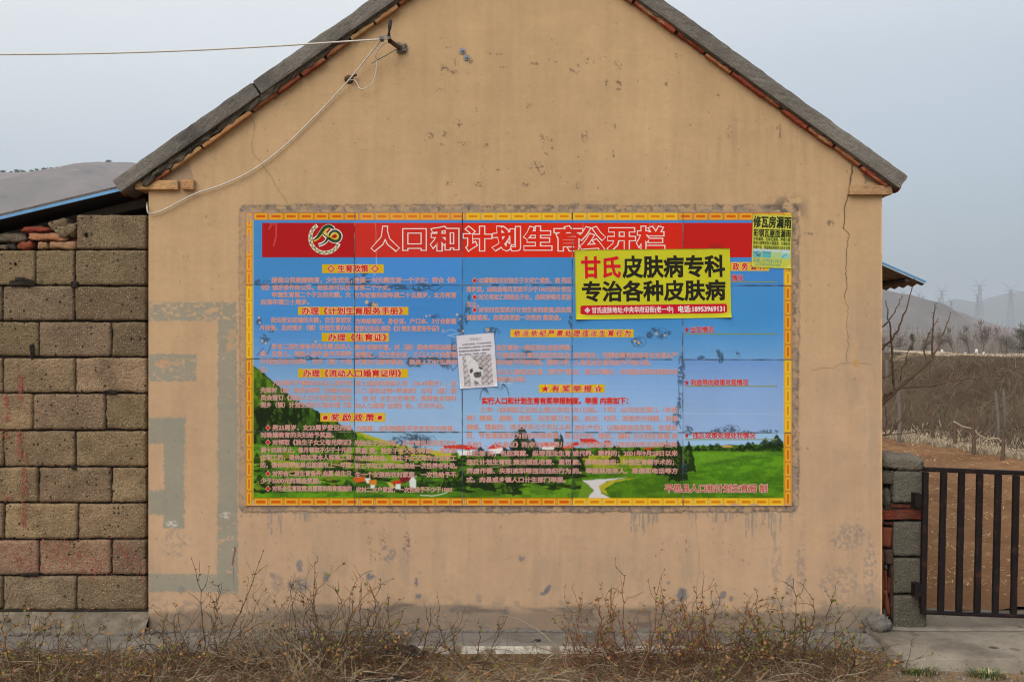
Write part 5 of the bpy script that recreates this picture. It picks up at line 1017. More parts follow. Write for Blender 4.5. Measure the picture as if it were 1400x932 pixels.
def shrub(label, x, y, h, spread, n, sd, leaves=.3, green=.4, tw=0, tall=(), lean=(0, 0), fine=1.0):
    rg = random.Random(sd); st, lf = MB(), MB(); z0 = gh(x, y) - .015
    def branch(p, d, L, r, lev):
        k = max(4, int(L / .035)); q, dd_ = wander(p, d, L, k, rg, .17 + .05 * lev, .02)
        for v in q:
            if v.y > -.03: v.y = -.03 - rg.random() * .03
        st.tube(q, r, max(.0007, r * .45), 4, 0, cap=False)
        if lev < 2:
            for i in range(2, len(q)):
                if rg.random() < (.55 if lev == 0 else .42) * fine:
                    a = rg.uniform(0, 6.28); nd = (q[i] - q[i - 1]).normalized() + Vector((math.cos(a), math.sin(a) * .8, rg.uniform(-.2, .6))) * rg.uniform(.5, 1.1)
                    branch(q[i], nd, L * rg.uniform(.18, .5), r * .6, lev + 1)
        for v in q[1:]:
            if rg.random() < .30: st.tube([v, v + Vector((rg.uniform(-1, 1), rg.uniform(-1, 1), rg.uniform(.2, 1))) * .008], .0022, .0012, 3, 0, cap=False)   # buds
            if rg.random() < leaves * (.35 if lev == 0 else .75): leaf(lf, v, rg, rg.uniform(.012, .028), 1 if rg.random() < green else 0)
    for k in range(n):
        px_, py_ = x + rg.gauss(0, spread * .3), y + rg.gauss(0, .07); py_ = min(py_, -.12)
        a = rg.uniform(0, 6.28); e_ = rg.uniform(.25, 1.25)
        dv = Vector((math.cos(a) * math.cos(e_) * 1.25 + lean[0], math.sin(a) * math.cos(e_) * .7 + lean[1], math.sin(e_)))
        branch((px_, py_, gh(px_, py_) - .01), dv, h * rg.uniform(.45, 1.1), rg.uniform(.0018, .0034), 0)
    for tx, ty, by in tall:                                                # long shoots that stand clear of the tangle
        Yt = y + rg.uniform(-.03, .05); T = P(tx, ty, Yt); B_ = Vector((x + by, y, z0)); k = 9; q = []
        for i in range(k + 1):
            t = i / k; v = B_.lerp(T, t) + Vector((math.sin(t * 3.1) * .03 * (1 if by > 0 else -1) + rg.gauss(0, .005), rg.gauss(0, .006), math.sin(t * 3.1) * .03)); q.append(v)
        st.tube(q, .0036, .0013, 5, 0, cap=False)
        for i in range(2, k + 1):
            for _ in range(2): st.tube([q[i], q[i] + Vector((rg.uniform(-1, 1), rg.uniform(-1, 1), rg.uniform(.3, 1))) * .012], .0026, .0012, 3, 0, cap=False)
            if rg.random() < .45: branch(q[i], (q[i] - q[i - 1]).normalized() + Vector((rg.uniform(-1, 1), rg.uniform(-.5, .3), rg.uniform(-.1, .5))), rg.uniform(.05, .16), .0018, 2)
            if rg.random() < leaves: leaf(lf, q[i], rg, .024, 1 if rg.random() < green else 0)
    root = empty('dry_shrub', (x, y, z0)); tag(root, label, 'shrub', 'dry shrubs along the foot of the wall')
    part(st, 'stems', (M_twig, M_twigr, M_twigg)[tw], root)
    if lf.v: part(lf, 'leaves', [M_dleaf, M_gleaf], root)
    return root
def bx(px, Y): return (px - CX) / F * (D + Y)
SH = [('low leafy shrub in front of the outermost blocks with small green leaves', bx(22, -.75), -.75, .40, .34, 15, 1, .45, .6, 0, ((6, 828, 0), (62, 846, .05))),
      ('thin leafy shrub before the block wall with yellowing leaves', bx(118, -.72), -.72, .30, .3, 11, 2, .42, .55, 0, ()),
      ('twiggy shrub under the grey painted frame with two long bare shoots', bx(262, -.50), -.50, .38, .38, 26, 3, .2, .35, 0, ((262, 764, .06), (359, 753, .1), (300, 800, .04))),
      ('dense pale tangle of dead twigs between the long shoots and the arching canes', bx(368, -.48), -.48, .42, .38, 36, 4, .1, .4, 2, ((340, 790, -.05), (375, 815, .04))),
      ('shrub with tall arching canes and one tuft of brown leaves', bx(452, -.50), -.50, .44, .38, 34, 5, .2, .35, 0, ((432, 770, -.02), (519, 793, .08), (482, 803, .03), (398, 815, -.1), (520, 826, .1))),
      ('shrub on the black plastic scraps with bent dead canes', bx(545, -.50), -.50, .36, .38, 30, 6, .18, .4, 0, ((586, 832, .08), (533, 818, .0))),
      ('sparse thin shrub standing before the bare kerb under the poster of the dog', bx(640, -.55), -.50, .26, .34, 10, 7, .2, .4, 0, ((620, 870, 0), (652, 847, .02), (682, 856, .06), (598, 843, -.04))),
      ('small reddish shrub beside the pale kerb below the white path of the printed landscape', bx(800, -.5), -.5, .32, .32, 18, 8, .25, .3, 1, ((794, 820, 0), (818, 822, .02))),
      ('tall upright reddish shrub with brown seed heads reaching up the ochre wall', bx(868, -.5), -.5, .42, .32, 26, 9, .35, .2, 1, ((855, 787, -.02), (895, 803, .05), (835, 808, -.05), (961, 816, .14), (905, 817, .06))),
      ('broad tangled shrub with ochre leaves next to the tall upright reddish one', bx(985, -.50), -.50, .38, .42, 36, 10, .4, .45, 1, ((983, 818, 0), (1020, 822, .05), (968, 833, -.05))),
      ('leafy tangle of twigs in front of the damp grey end of the wall', bx(1075, -.5), -.5, .40, .42, 36, 11, .4, .55, 0, ((1082, 792, .02), (1034, 806, -.08), (1137, 816, .1), (1112, 820, .06), (1100, 838, .05))),
      ('low ragged shrub at the edge of the driveway concrete', bx(1150, -.6), -.6, .27, .34, 24, 12, .4, .5, 0, ((1146, 838, 0),)),
      ('low brown shrub at the bottom edge between the leafy shrub and the grey slab', bx(190, -.9), -.9, .30, .5, 24, 13, .25, .4, 0, ()),
      ('low brittle shrub at the bottom edge below the arching canes', bx(430, -.85), -.85, .27, .42, 28, 14, .15, .4, 2, ()),
      ('low matted shrub at the bottom edge below the broad tangled one', bx(960, -.85), -.85, .27, .4, 28, 15, .25, .4, 0, ()),
      ('low thorny shrub at the bottom edge on the bare soil in the middle', bx(730, -.85), -.85, .17, .4, 16, 16, .1, .4, 2, ())]
for a in SH: shrub(*a)
# matted dry brush, twigs and dead leaves on the ground
mb = MB(); rg = random.Random(77)
def dens(px):
    return 1.0 if px < 560 else (.35 if px < 790 else (1.0 if px < 1185 else .12))
k = 0
while k < 8200:
    px = rg.uniform(-30, 1230); Yq = -.30 - rg.random() * .95
    if rg.random() > dens(px): continue
    if 330 < px < 600 and rg.random() < .25: Yq = -.14 - rg.random() * .2
    x = bx(px, Yq); z = gh(x, Yq) + abs(rg.gauss(0, .034)) * (1.3 if dens(px) > .9 else .3); a = rg.uniform(0, 6.28); L = rg.uniform(.04, .22)
    q, _ = wander((x, Yq, z), (math.cos(a), math.sin(a) * .6, rg.gauss(0, .3)), L, 5, rg, .28, -.01)
    for v in q:
        if v.y > -.10: v.y = -.10 - rg.random() * .03
    mb.tube(q, rg.uniform(.0009, .0024), .0008, 3, rg.choice((0, 0, 0, 1, 2, 2)), cap=False); k += 1
kind(mb.build('dry_brush_litter', [M_twig, M_twigr, M_twigg]), 'stuff', 'matted dry twigs and stalks lying over the soil along the wall', 'dry brush')
mb = MB()
for k in range(3600):
    px = rg.uniform(-30, 1400) if k % 5 else rg.uniform(-30, 600); Yq = -.32 - rg.random() * .9
    if px > 1200 and rg.random() < .8: continue
    x = bx(px, Yq); leaf(mb, (x, Yq, gh(x, Yq) + rg.uniform(.002, .05) * dens(px)), rg, rg.uniform(.01, .034), 1 if rg.random() < .16 else (2 if rg.random() < .3 else 0))
kind(mb.build('fallen_leaves', [M_dleaf, M_gleaf, M_twigg]), 'stuff', 'brown and yellow fallen leaves scattered among the dry twigs', 'leaves')
# twigs fallen over the black plastic
mb = MB()
for k in range(190):
    px = rg.uniform(455, 610); Yq = rg.choice((-.30, -.70)) + rg.gauss(0, .07); Yq = min(Yq, -.14); x = bx(px, Yq); a = rg.uniform(0, 6.28); q, _ = wander((x, Yq, gh(x, Yq) + rg.uniform(.02, .075)), (math.cos(a), math.sin(a) * .6, rg.gauss(0, .2)), rg.uniform(.06, .26), 5, rg, .22, -.02); mb.tube(q, rg.uniform(.0012, .0026), .0008, 3, rg.choice((0, 0, 1, 2)), cap=False)
for k in range(70):
    px = rg.choice((rg.uniform(10, 560), rg.uniform(760, 1180))); Yq = -.34 - rg.random() * .6; x = bx(px, Yq); a = rg.gauss(0, .5) + (math.pi if rg.random() < .5 else 0); q, _ = wander((x, Yq, gh(x, Yq) + rg.uniform(.02, .10)), (math.cos(a), math.sin(a) * .5, rg.gauss(0, .25)), rg.uniform(.15, .42), 7, rg, .14, -.01); mb.tube(q, rg.uniform(.0026, .0048), .0012, 5, rg.choice((0, 2, 2, 1)), cap=False)
kind(mb.build('fallen_canes', [M_twig, M_twigr, M_twigg]), 'stuff', 'dead canes fallen across the litter and the black plastic', 'dry brush')
# crumbs of stone
mb = MB()
for k in range(420):
    px = rg.uniform(560, 1400); Yq = -.3 - rg.random() * .8; x = bx(px, Yq); s = rg.uniform(.003, .012); rough_box(mb, (x, Yq, gh(x, Yq) + s * .2), (s * 2, s * 2, s * 1.4), None, (2, 2, 2), s * .5, s * .2, k)
kind(mb.build('pebbles', M_apron, smooth=True), 'stuff', 'small pale pebbles strewn over the soil near the driveway', 'pebbles')
# torn black plastic caught in the brush
M_plastic = mat('black_plastic', (24, 25, 28), .35, .15, 9, .3, 40, .5)
def scrap(label, px, Y, w_, d_, h_, sd):
    n = 22; x0 = bx(px, Y); u = np.linspace(-1, 1, n); U, Vv = np.meshgrid(u, u); r = np.hypot(U, Vv)
    zz = gh(x0, Y) + .01 + h_ * np.clip(1 - r ** 1.2, 0, 1) * (.2 + 1.4 * fbm(U + sd, Vv, .22, oc=4, seed=sd)) + .05 * np.abs(fbm(U, Vv, .3, oc=4, seed=sd + 2) - .5)
    Xx = x0 + w_ * U * (.8 + .5 * fbm(U, Vv, .6, oc=3, seed=sd + 4)); Yy = np.minimum(Y + d_ * Vv * (.8 + .5 * fbm(U, Vv, .6, oc=3, seed=sd + 6)), -.10)
    f = grid_faces(n, n)[:, ::-1]; cu, cv_ = U.ravel()[f].mean(1), Vv.ravel()[f].mean(1); okf = np.hypot(cu, cv_) < .72 + .42 * fbm(cu, cv_, .3, oc=3, seed=sd + 8)
    tag(np_mesh('plastic_scrap', np.stack([Xx - x0, Yy - Y, zz], -1).reshape(-1, 3), [f[okf]], [M_plastic], None, None, True, None, (x0, Y, 0)), label, 'plastic', 'black plastic scraps in the brush')
scrap('crumpled black plastic heap caught under bent dead canes by the kerb', 548, -.30, .16, .1, .05, 1)
scrap('torn black plastic sheet half buried in the brush at the bottom edge', 520, -.70, .17, .12, .05, 2)
scrap('small black plastic scrap lying on the kerb beside the little reddish shrub', 733, -.2, .05, .04, .02, 3)
scrap('small black plastic scrap showing through the pale tangle of dead twigs', 352, -.42, .06, .06, .04, 4)
# short green plants
M_green = mat('green_blade', (72, 92, 52), .8, .25, 30, 0, 40, .15)
def tuft(name, label, cat, px, Y, n, h_, sp, sd, mt, grp, up=.75):
    rg = random.Random(sd); mb = MB(); x = bx(px, Y); z = gh(x, Y)
    for k in range(n):
        a = rg.uniform(0, 6.28); r0 = rg.random() ** .6 * sp * .6; p0 = Vector((x + math.cos(a) * r0, Y + math.sin(a) * r0 * .6, z - .004)); L = h_ * rg.uniform(.5, 1.1); out_ = Vector((math.cos(a), math.sin(a), 0)) * (1 - up) * rg.uniform(.4, 1.8); w_ = rg.uniform(.0012, .0024); s = Vector((-math.sin(a), math.cos(a), 0)) * w_
        p1 = p0 + (out_ * .5 + Vector((0, 0, 1))) * L * .5; p2 = p1 + (out_ * 1.3 + Vector((0, 0, .5))) * L * .5; m_ = 1 if rg.random() < .22 else 0
        mb.add([p0 - s, p0 + s, p1 + s * .8, p1 - s * .8, p2], [(0, 1, 2, 3), (3, 2, 4)], m_)
    return tag(mb.build(name, [mt, M_straw], loc=(x, Y, z)), label, cat, grp)
tuft('grass_tuft', 'green grass tuft beside the thin dry stalk at the driveway edge', 'grass', 1258, -.58, 380, .055, .16, 1, M_green, 'grass tufts at the driveway edge', .45)
tuft('grass_tuft', 'green grass tuft alone on the soil below the gate', 'grass', 1349, -.62, 400, .05, .16, 2, M_green, 'grass tufts at the driveway edge', .42)
tuft('green_sprout', 'upright dark green sprout growing from the brush before the grey slab', 'plant', 217, -.80, 40, .11, .05, 3, M_green, None, .95)
tuft('green_sprout', 'small pale sprout in the leafy shrub before the blocks', 'plant', 150, -.86, 26, .06, .05, 4, M_green, None, .9)
for lab, px, tx, ty, Yq in (('single dry stalk with a bud standing at the driveway edge', 1236, 1247, 874, -.56), ('thin leaning straw stalk beside the budded one', 1258, 1266, 883, -.56)):
    mb = MB(); B_ = Vector((bx(px, Yq), Yq, gh(bx(px, Yq), Yq))); T = P(tx, ty, Yq); mb.tube([B_, B_.lerp(T, .5) + Vector((.008, 0, 0)), T], .0022, .0012, 4)
    if ty < 880:
        for k in range(5): mb.tube([T - Vector((0, 0, .01 * k)), T - Vector((0, 0, .01 * k)) + Vector(((-1) ** k * .01, 0, .008))], .003, .001, 3)
    tag(mb.build('dry_stalk', M_straw if ty > 880 else M_twig, loc=tuple(B_)), lab, 'stalk')

# ------------------------------------------------------------------ behind the house: sapling, bank, trees, pylons, hills
M_bark = mat('bare_bark', (100, 82, 68), .9, .2, 12, 0, 40, .15)
sap = empty('bare_sapling', tuple(P(1188, 640, 3.0))); tag(sap, 'bare fruit tree spreading budded branches out from behind the house corner', 'tree')
st = MB(); bm = MB(); rg = random.Random(14); Ys = 3.0
def br_(pts, r0, r1, mbx, yv=0.0):
    q = [P(x, y, Ys + yv * i / max(1, len(pts) - 1)) for i, (x, y) in enumerate(pts)]; out_ = []
    for i in range(len(q) - 1):
        for k in range(4): out_.append(q[i].lerp(q[i + 1], k / 4) + Vector((rg.gauss(0, .004), rg.gauss(0, .006), rg.gauss(0, .004))))
    out_.append(q[-1]); mbx.tube(out_, r0, r1, 6)
    if r0 < .012:
        for v in out_[3:]:
            if rg.random() < .8: mbx.tube([v, v + Vector((rg.uniform(-1, 1), rg.uniform(-1, 1), rg.uniform(0, 1))) * .02], .005, .002, 3)
br_([(1178, 760), (1182, 640), (1190, 572)], .05, .032, st)
part(st, 'trunk', M_bark, sap)
br_([(1190, 572), (1210, 548), (1240, 520), (1267, 497), (1275, 488)], .022, .010, bm); br_([(1275, 488), (1284, 470), (1293, 448), (1300, 427)], .011, .004, bm, .2); br_([(1275, 488), (1274, 462), (1276, 440), (1278, 416)], .010, .004, bm, -.1); br_([(1268, 496), (1262, 476), (1270, 455), (1282, 436)], .009, .003, bm, .1)
br_([(1232, 529), (1270, 528), (1307, 519), (1340, 516), (1358, 508), (1371, 499)], .011, .003, bm, -.3); br_([(1310, 518), (1322, 503), (1334, 483)], .007, .003, bm); br_([(1298, 520), (1304, 506), (1312, 494)], .006, .002, bm)
br_([(1222, 532), (1220, 500), (1219, 466), (1215, 435), (1211, 411)], .014, .004, bm, .1); br_([(1200, 560), (1212, 540), (1224, 531)], .02, .014, bm); br_([(1196, 452), (1210, 444), (1222, 428), (1234, 405)], .009, .003, bm, .1); br_([(1198, 486), (1216, 468), (1230, 445), (1240, 418), (1247, 391), (1252, 378)], .012, .003, bm, -.1); br_([(1200, 470), (1212, 474), (1226, 474), (1238, 471)], .006, .002, bm); br_([(1230, 521), (1236, 498), (1246, 470)], .008, .003, bm)
br_([(1192, 598), (1216, 593), (1228, 578), (1243, 556)], .012, .003, bm); br_([(1210, 594), (1212, 570), (1208, 548)], .007, .003, bm); br_([(1216, 593), (1240, 592), (1258, 589)], .006, .002, bm); br_([(1196, 520), (1214, 515), (1226, 505)], .009, .003, bm)
part(bm, 'branches', M_bark, sap)
# dry grass along the field border, brambles on the bank
mb = MB(); rg = random.Random(5); M_dry = mat('bleached_grass', (166, 150, 126), .95, .2, 3); M_bram = mat('bramble_cane', (86, 70, 54), .95, .3, 2); M_bramp = mat('grey_bramble', (126, 112, 96), .95, .25, 2)
def border_pt(t): y = 12.4 - t * 8.2; return (6.45 + max(0, 11.6 - y) * .215, y)
k = 0
while k < 5200:
    if rg.random() < .72: t = rg.random(); bx_, by_ = border_pt(t); o_ = abs(rg.gauss(0, .33)); x, y = bx_ + .12 + o_, by_ + o_ * .15
    else: x = rg.uniform(2.5, 6.6); y = 12.1 + abs(rg.gauss(0, .35))
    z = gh(x, y); a = rg.uniform(0, 6.28); L = rg.uniform(.08, .26); w_ = .0055; s = Vector((w_, -w_ * .5, 0)); p0 = Vector((x, y, z)); p1 = p0 + Vector((math.cos(a) * .5, math.sin(a) * .5 , .8)) * L * .6; p2 = p1 + Vector((math.cos(a) * .9, math.sin(a) * .9, -.1)) * L * .6
    mb.add([p0 - s, p0 + s, p1 + s * .8, p1 - s * .8, p2], [(0, 1, 2, 3), (3, 2, 4)]); k += 1
kind(mb.build('dry_grass', M_dry), 'stuff', 'bleached dry grass along the border of the ploughed field', 'dry grass')
mb = MB(); rg = random.Random(6); k = 0
while k < 9500:
    y = rg.uniform(6, 24); x = rg.uniform(3.0, 14.5); d_ = float(field_out(np.array(x), np.array(y)))
    if d_ < .35 or d_ > 7.5: continue
    z = gh(x, y) - .02; e_ = rg.uniform(.3, 1.4); a = rg.uniform(0, 6.28); L = rg.uniform(.15, .62) * (1.25 if rg.random() < .12 else 1) * (1 - .72 * float(sst(2.6, 4.6, d_)))
    q, _ = wander((x, y, z), (math.cos(a) * math.cos(e_), math.sin(a) * math.cos(e_), math.sin(e_)), L, 5, rg, .22, -.05); mb.tube(q, rg.uniform(.002, .0065), .0015, 3, rg.choice((0, 0, 2, 1, 1)), cap=False); k += 1
kind(mb.build('bramble_thicket', [M_bram, M_bramp, M_bark]), 'stuff', 'brown bramble thicket covering the terrace bank beyond the field', 'brambles')
# stakes on the bank
M_stake = mat('grey_stake', (112, 102, 94), .95, .25, 8)
def stake(label, px, y0, y1, dep, r, ang=0, pale=False):
    Yq = dep - D; B_ = P(px, y1, Yq); T = P(px + ang, y0, Yq); B_.z = min(B_.z, gh(B_.x, Yq)) - .1; mb = MB(); mb.tube([B_, B_.lerp(T, .5) + Vector((.012, 0, 0)), T], r, r * .8, 6); tag(mb.build('wooden_stake', M_stake if pale else M_bark, loc=tuple(B_)), label, 'stake', 'stakes on the bramble bank')
stake('pale straight stake showing between the sapling branches by the house corner', 1229, 530, 580, 17.0, .035, 0, True)
stake('short dark stake at the bank foot just above the gate', 1369, 588, 620, 14.6, .028, 3); stake('dark leaning stake with a pale vine tied to it', 1332, 560, 608, 15.2, .03, -4)
stake('thin dark stake under the long low branch of the sapling', 1277, 538, 574, 17.0, .03, -8); stake('twin pale stake in the brambles above the leaning one', 1366, 535, 575, 16.4, .03, -5, True); stake('pale stake beside its twin with a slight lean outward', 1374, 532, 570, 16.6, .028, -2, True)
stake('short grey stake near the dry grass under the sapling', 1303, 575, 600, 16.2, .03, 3); stake('thin grey stake at the left end of the bank close to the house', 1212, 492, 516, 20.5, .04, 0, True)
mb = MB(); Yv = 9.2; mb.tube([P(x, y, Yv) for x, y in ((1304, 576), (1316, 583), (1331, 586), (1338, 594), (1350, 600), (1364, 599), (1372, 606), (1380, 615), (1392, 617), (1404, 612))], .013, .009, 5); tag(mb.build('dead_vine', M_dry, loc=tuple(P(1304, 576, Yv))), 'pale dead vine sagging from stake to stake across the brambles', 'vine')
# stone edging of the terrace and a dirt path
M_stone = mat('tan_stone', (124, 108, 88), .95, .2, 3, .5, 12, .1)
mb = MB(); rg = random.Random(12)
for k in range(46):
    t = k / 45; px = 1228 + t * 100; yb = 506 - t * 14 + rg.uniform(-2, 2); q = P(px, yb, 15.5 + t * 5); s = rg.uniform(.05, .11); rough_box(mb, (q.x, q.y, gh(q.x, q.y) + s * .3), (s * 3.2, s, s * .9), Matrix.Rotation(rg.uniform(-.3, .3), 3, 'Z'), (4, 3, 3), s * .15, s * .1, k)
tag(mb.build('stone_edging', M_stone), 'low tan dry stone edging running along the top of the bramble bank', 'wall')
def ribbon_ground(name, pts, w_, m, lift=.03):
    q = []; n = 60
    P2 = [Vector(p) for p in pts]
    for i in range(len(P2) - 1):
        for k in range(n): q.append(P2[i].lerp(P2[i + 1], k / n))
    q.append(P2[-1]); V = []; nn = 7
    for i, v in enumerate(q):
        t = (q[min(i + 1, len(q) - 1)] - q[max(i - 1, 0)]).normalized(); s = Vector((-t.y, t.x))
        for k in range(nn): u = v + s * w_ * (k / (nn - 1) - .5); V.append((u.x, u.y, gh(u.x, u.y) + lift))
    return kind(np_mesh(name, np.array(V), [grid_faces(nn, len(q))], [m], None, None, True), 'structure')
M_path = mat('dirt_path', (162, 144, 120), 1, .15, 1.0)
ribbon_ground('dirt_path', [(9.6, 18.8), (12.2, 19.4), (20, 20.6)], 1.7, M_path, .07)
M_marker = mat('white_marker', (214, 212, 208), .8, .08, 6)
for lab, px, y0, y1, dep in (('small white marker stone on the terrace before the bare trees, apart from the others', 1288, 482, 489, 40), ('small white marker stone at the foot of the broad bare tree', 1345, 482, 487, 44), ('white marker stone standing highest beside the path', 1320, 479, 485, 42), ('white marker post at the bend of the diagonal path', 1335, 484, 492, 38)):
    q = P(px, y1, dep - D); q.z = gh(q.x, q.y); hh = (y1 - y0) / F * dep; mb = MB(); rough_box(mb, (q.x, q.y, q.z + hh / 2), (.1, .08, hh + .08), None, (4, 3, 6), .03, .01, int(px)); mb.tube([(q.x, q.y, q.z + hh), (q.x, q.y, q.z + hh + .06)], .035, .015, 6); tag(mb.build('marker_stone', M_marker, loc=tuple(q)), lab, 'marker', 'white markers beyond the bank')
# bare trees
M_trunk = mat('grey_trunk', (92, 82, 76), .95, .15, 2); M_fine = mat('bare_crown', (126, 117, 110), .95, .15, 2)
def bare_tree_meshes(sd, n0=7, vase=.5):
    rg = random.Random(sd); tr, cr = MB(), MB()
    def grow(p, d, L, r, lev):
        q, dd_ = wander(p, d, L, 4, rg, .10, .05); (tr if lev < 1 else cr).tube(q, r, r * .62, 4 if lev < 2 else 3, 0, cap=False)
        if lev < 4:
            for k in range((n0, 4, 4, 3)[lev]):
                i = rg.randint(1 if lev else 2, 4); a = rg.uniform(0, 6.28); grow(q[i], (q[i] - q[i - 1]).normalized() * 1.1 + Vector((math.cos(a), math.sin(a), .25)) * rg.uniform(.35, .35 + vase), L * rg.uniform(.5, .72), max(.0052, r * .55), lev + 1)
    grow(Vector((0, 0, -.03)), Vector((0, 0, 1)), .42, .019, 0); return tr, cr
def tree_thing(proto, label, px, ybase, dep, hgt, rz, grp, cat='tree'):
    q = P(px, ybase, dep - D)
    if proto[0] is None:
        r = empty('bare_tree'); t, c_ = proto[1]; a = t.build('trunk', M_trunk, r); b_ = c_.build('crown', M_fine, r); proto[0] = r; proto.append((a, b_))
    else:
        src = proto[0]; r = src.copy(); COL.objects.link(r)
        for ch in proto[2]: c2 = ch.copy(); COL.objects.link(c2); c2.parent = r
    r.location = (q.x, q.y, q.z); r.rotation_euler = (0, 0, rz); r.scale = (hgt * 1.0,) * 3; tag(r, label, cat, grp); return r
pr1, pr2 = [None, bare_tree_meshes(3, 8, .45)], [None, bare_tree_meshes(8, 6, .35)]
gt = 'bare trees beyond the terrace'
for i, (lab, px, yb, yt, dep, pr) in enumerate((('broad bare tree with a fan shaped crown, tallest of the bare trees', 1344, 488, 424, 62, pr1), ('slender bare tree just outward of the fan shaped one', 1372, 486, 440, 74, pr2), ('bare tree halfway between the fan shaped tree and the sapling tips', 1304, 487, 440, 72, pr2), ('bare tree showing through the upright sapling shoots', 1283, 487, 436, 80, pr1), ('small bare tree beside the lone little pine', 1262, 487, 446, 78, pr2), ('small bare tree between the little pine and the house corner', 1229, 486, 446, 76, pr1), ('bare tree right against the house corner', 1211, 486, 440, 84, pr2), ('thin bare tree filling the gap behind the fan shaped one', 1325, 486, 438, 92, pr2), ('bare tree behind the dark pines at the edge of the view', 1396, 486, 430, 88, pr1))):
    tree_thing(pr, lab, px, yb, dep, (yb - yt) / F * dep, i * 1.3, gt)
mb = MB(); rg = random.Random(31)
for k in range(3200):
    dep = rg.uniform(95, 190); px = rg.uniform(1190, 1420); q = P(px, 484 - (dep - 85) * .10, dep - D); H_ = rg.uniform(.6, 2.6) * (.6 + .8 * float(vnoise(px / 22.0, dep / 30.0, 3))); pts, _ = wander(q, (rg.gauss(0, .25), rg.gauss(0, .2), 1), H_, 3, rg, .12, .05); mb.tube(pts, .03, .012, 3, 0, cap=False)
kind(mb.build('far_woodland', M_fine), 'stuff', 'hazy bare woodland filling the valley below the hill', 'woodland')
# pines: needle clumps on short limbs
M_pine = mat('pine_needles', (62, 72, 52), .9, .3, 3); 
def pine(label, px, yb, yt, dep, sd, wd):
    rg = random.Random(sd); q = P(px, yb, dep - D); H_ = (yb - yt) / F * dep; W_ = wd / F * dep / 2; tr, cr = MB(), MB(); tr.tube([q, q + Vector((.02 * H_, 0, H_ * .5)), q + Vector((0, 0, H_ * .96))], H_ * .022, H_ * .006, 5)
    for k in range(26):
        t = .12 + .86 * rg.random(); a = rg.uniform(0, 6.28); L = W_ * (1.15 - .85 * t) * rg.uniform(.6, 1.1); p0 = q + Vector((0, 0, H_ * t)); p1 = p0 + Vector((math.cos(a) * L, math.sin(a) * L, L * rg.uniform(-.1, .35))); tr.tube([p0, p1], H_ * .006, H_ * .002, 3, cap=False)
        for j in range(46):
            c_ = p0.lerp(p1, rg.uniform(.3, 1.1)) + Vector((rg.gauss(0, 1), rg.gauss(0, 1), rg.gauss(0, .7))) * W_ * .16; v = Vector((rg.gauss(0, 1), rg.gauss(0, 1), rg.gauss(.3, 1))).normalized() * H_ * .035; s = v.cross(Vector((rg.random(), rg.random(), rg.random()))).normalized() * H_ * .009; cr.add([c_ - s, c_ + s, c_ + v], [(0, 1, 2)])
    r = empty('pine_tree', tuple(q)); tag(r, label, 'tree', 'pines beyond the terrace'); part(tr, 'trunk', M_trunk, r); part(cr, 'crown', M_pine, r)
pine('dark bushy pine at the edge of the view above the gate', 1394, 485, 450, 50, 1, 34); pine('lower dark pine leaning on the bushy one', 1376, 485, 460, 52, 2, 30); pine('small lone pine among bare trees near the house corner', 1247, 490, 456, 66, 3, 15); pine('stunted pine half hidden by sapling shoots', 1264, 489, 464, 70, 4, 12)
pine('tallest dark pine standing behind the bushy one', 1408, 486, 440, 56, 6, 32)
# hills and mountains
M_hill = mat('bare_hill', (130, 119, 118), 1, .2, .02, 0, 1, .03, stain=((108, 104, 102), .012, .44, .60), speck=[((98, 96, 94), .16, .55), ((156, 140, 130), .09, .7)]); M_mount = mat('far_mountain', (92, 90, 86), 1, .15, .004, 0, 1, .03)
def ridge(name, prof, dep, back, m, foot=None, n=260, rows=40, sd=1, amp=.02, zf=-12):
    px = np.linspace(prof[0][0], prof[-1][0], n); py = np.interp(px, [p[0] for p in prof], [p[1] for p in prof]); top_ = EZ + (CY - py) / F * dep; xx = (px - CX) / F * dep
    foot = foot or dep * .45; V = []; tt = np.linspace(0, 2, rows)
    for t in tt:
        if t <= 1: y = foot + (dep - foot) * t; hh = zf + (top_ - zf) * sst(0, 1, t) * (.55 + .45 * t)
        else: y = dep + back * (t - 1); hh = top_ * (1 - sst(0, 1, t - 1) * 1.2)
        xr = xx * (.75 + .25 * min(t, 1)); amp_t = math.sin(math.pi * min(t, 1)) if t <= 1 else .5
        nz_ = (fbm(xr, np.full(n, y), dep * .18, oc=5, seed=sd) - .5) * dep * amp * amp_t
        V.append(np.stack([xr, np.full(n, y - D), hh + nz_], -1))
    return kind(np_mesh(name, np.concatenate(V), [grid_faces(n, rows)[:, ::-1]], [m], None, None, True), 'structure')
HP = [(-900, 330), (-500, 268), (-200, 240), (0, 238), (40, 236), (85, 231), (110, 227), (145, 222.5), (172, 226), (230, 232), (300, 238), (450, 262), (700, 310), (900, 346), (1100, 382), (1207, 400), (1250, 415), (1300, 432), (1350, 444), (1400, 450), (1600, 462), (1900, 470)]
ridge('hill', HP, 420, 300, M_hill, 170, sd=3, amp=.09)
ridge('near_slope', [(900, 440), (1100, 444), (1207, 446), (1240, 448), (1300, 452), (1400, 460), (1600, 466), (1800, 474)], 230, 120, M_hill, 150, 160, 24, 7, .008, -5)
ridge('mountain', [(500, 470), (900, 450), (1150, 440), (1240, 432), (1285, 428), (1298, 420), (1312, 409), (1322, 411), (1336, 413), (1350, 415), (1368, 408), (1390, 399), (1420, 396), (1480, 388), (1600, 400), (1800, 430), (2200, 470)], 2300, 900, M_mount, 1500, sd=9, amp=.008, zf=-20)
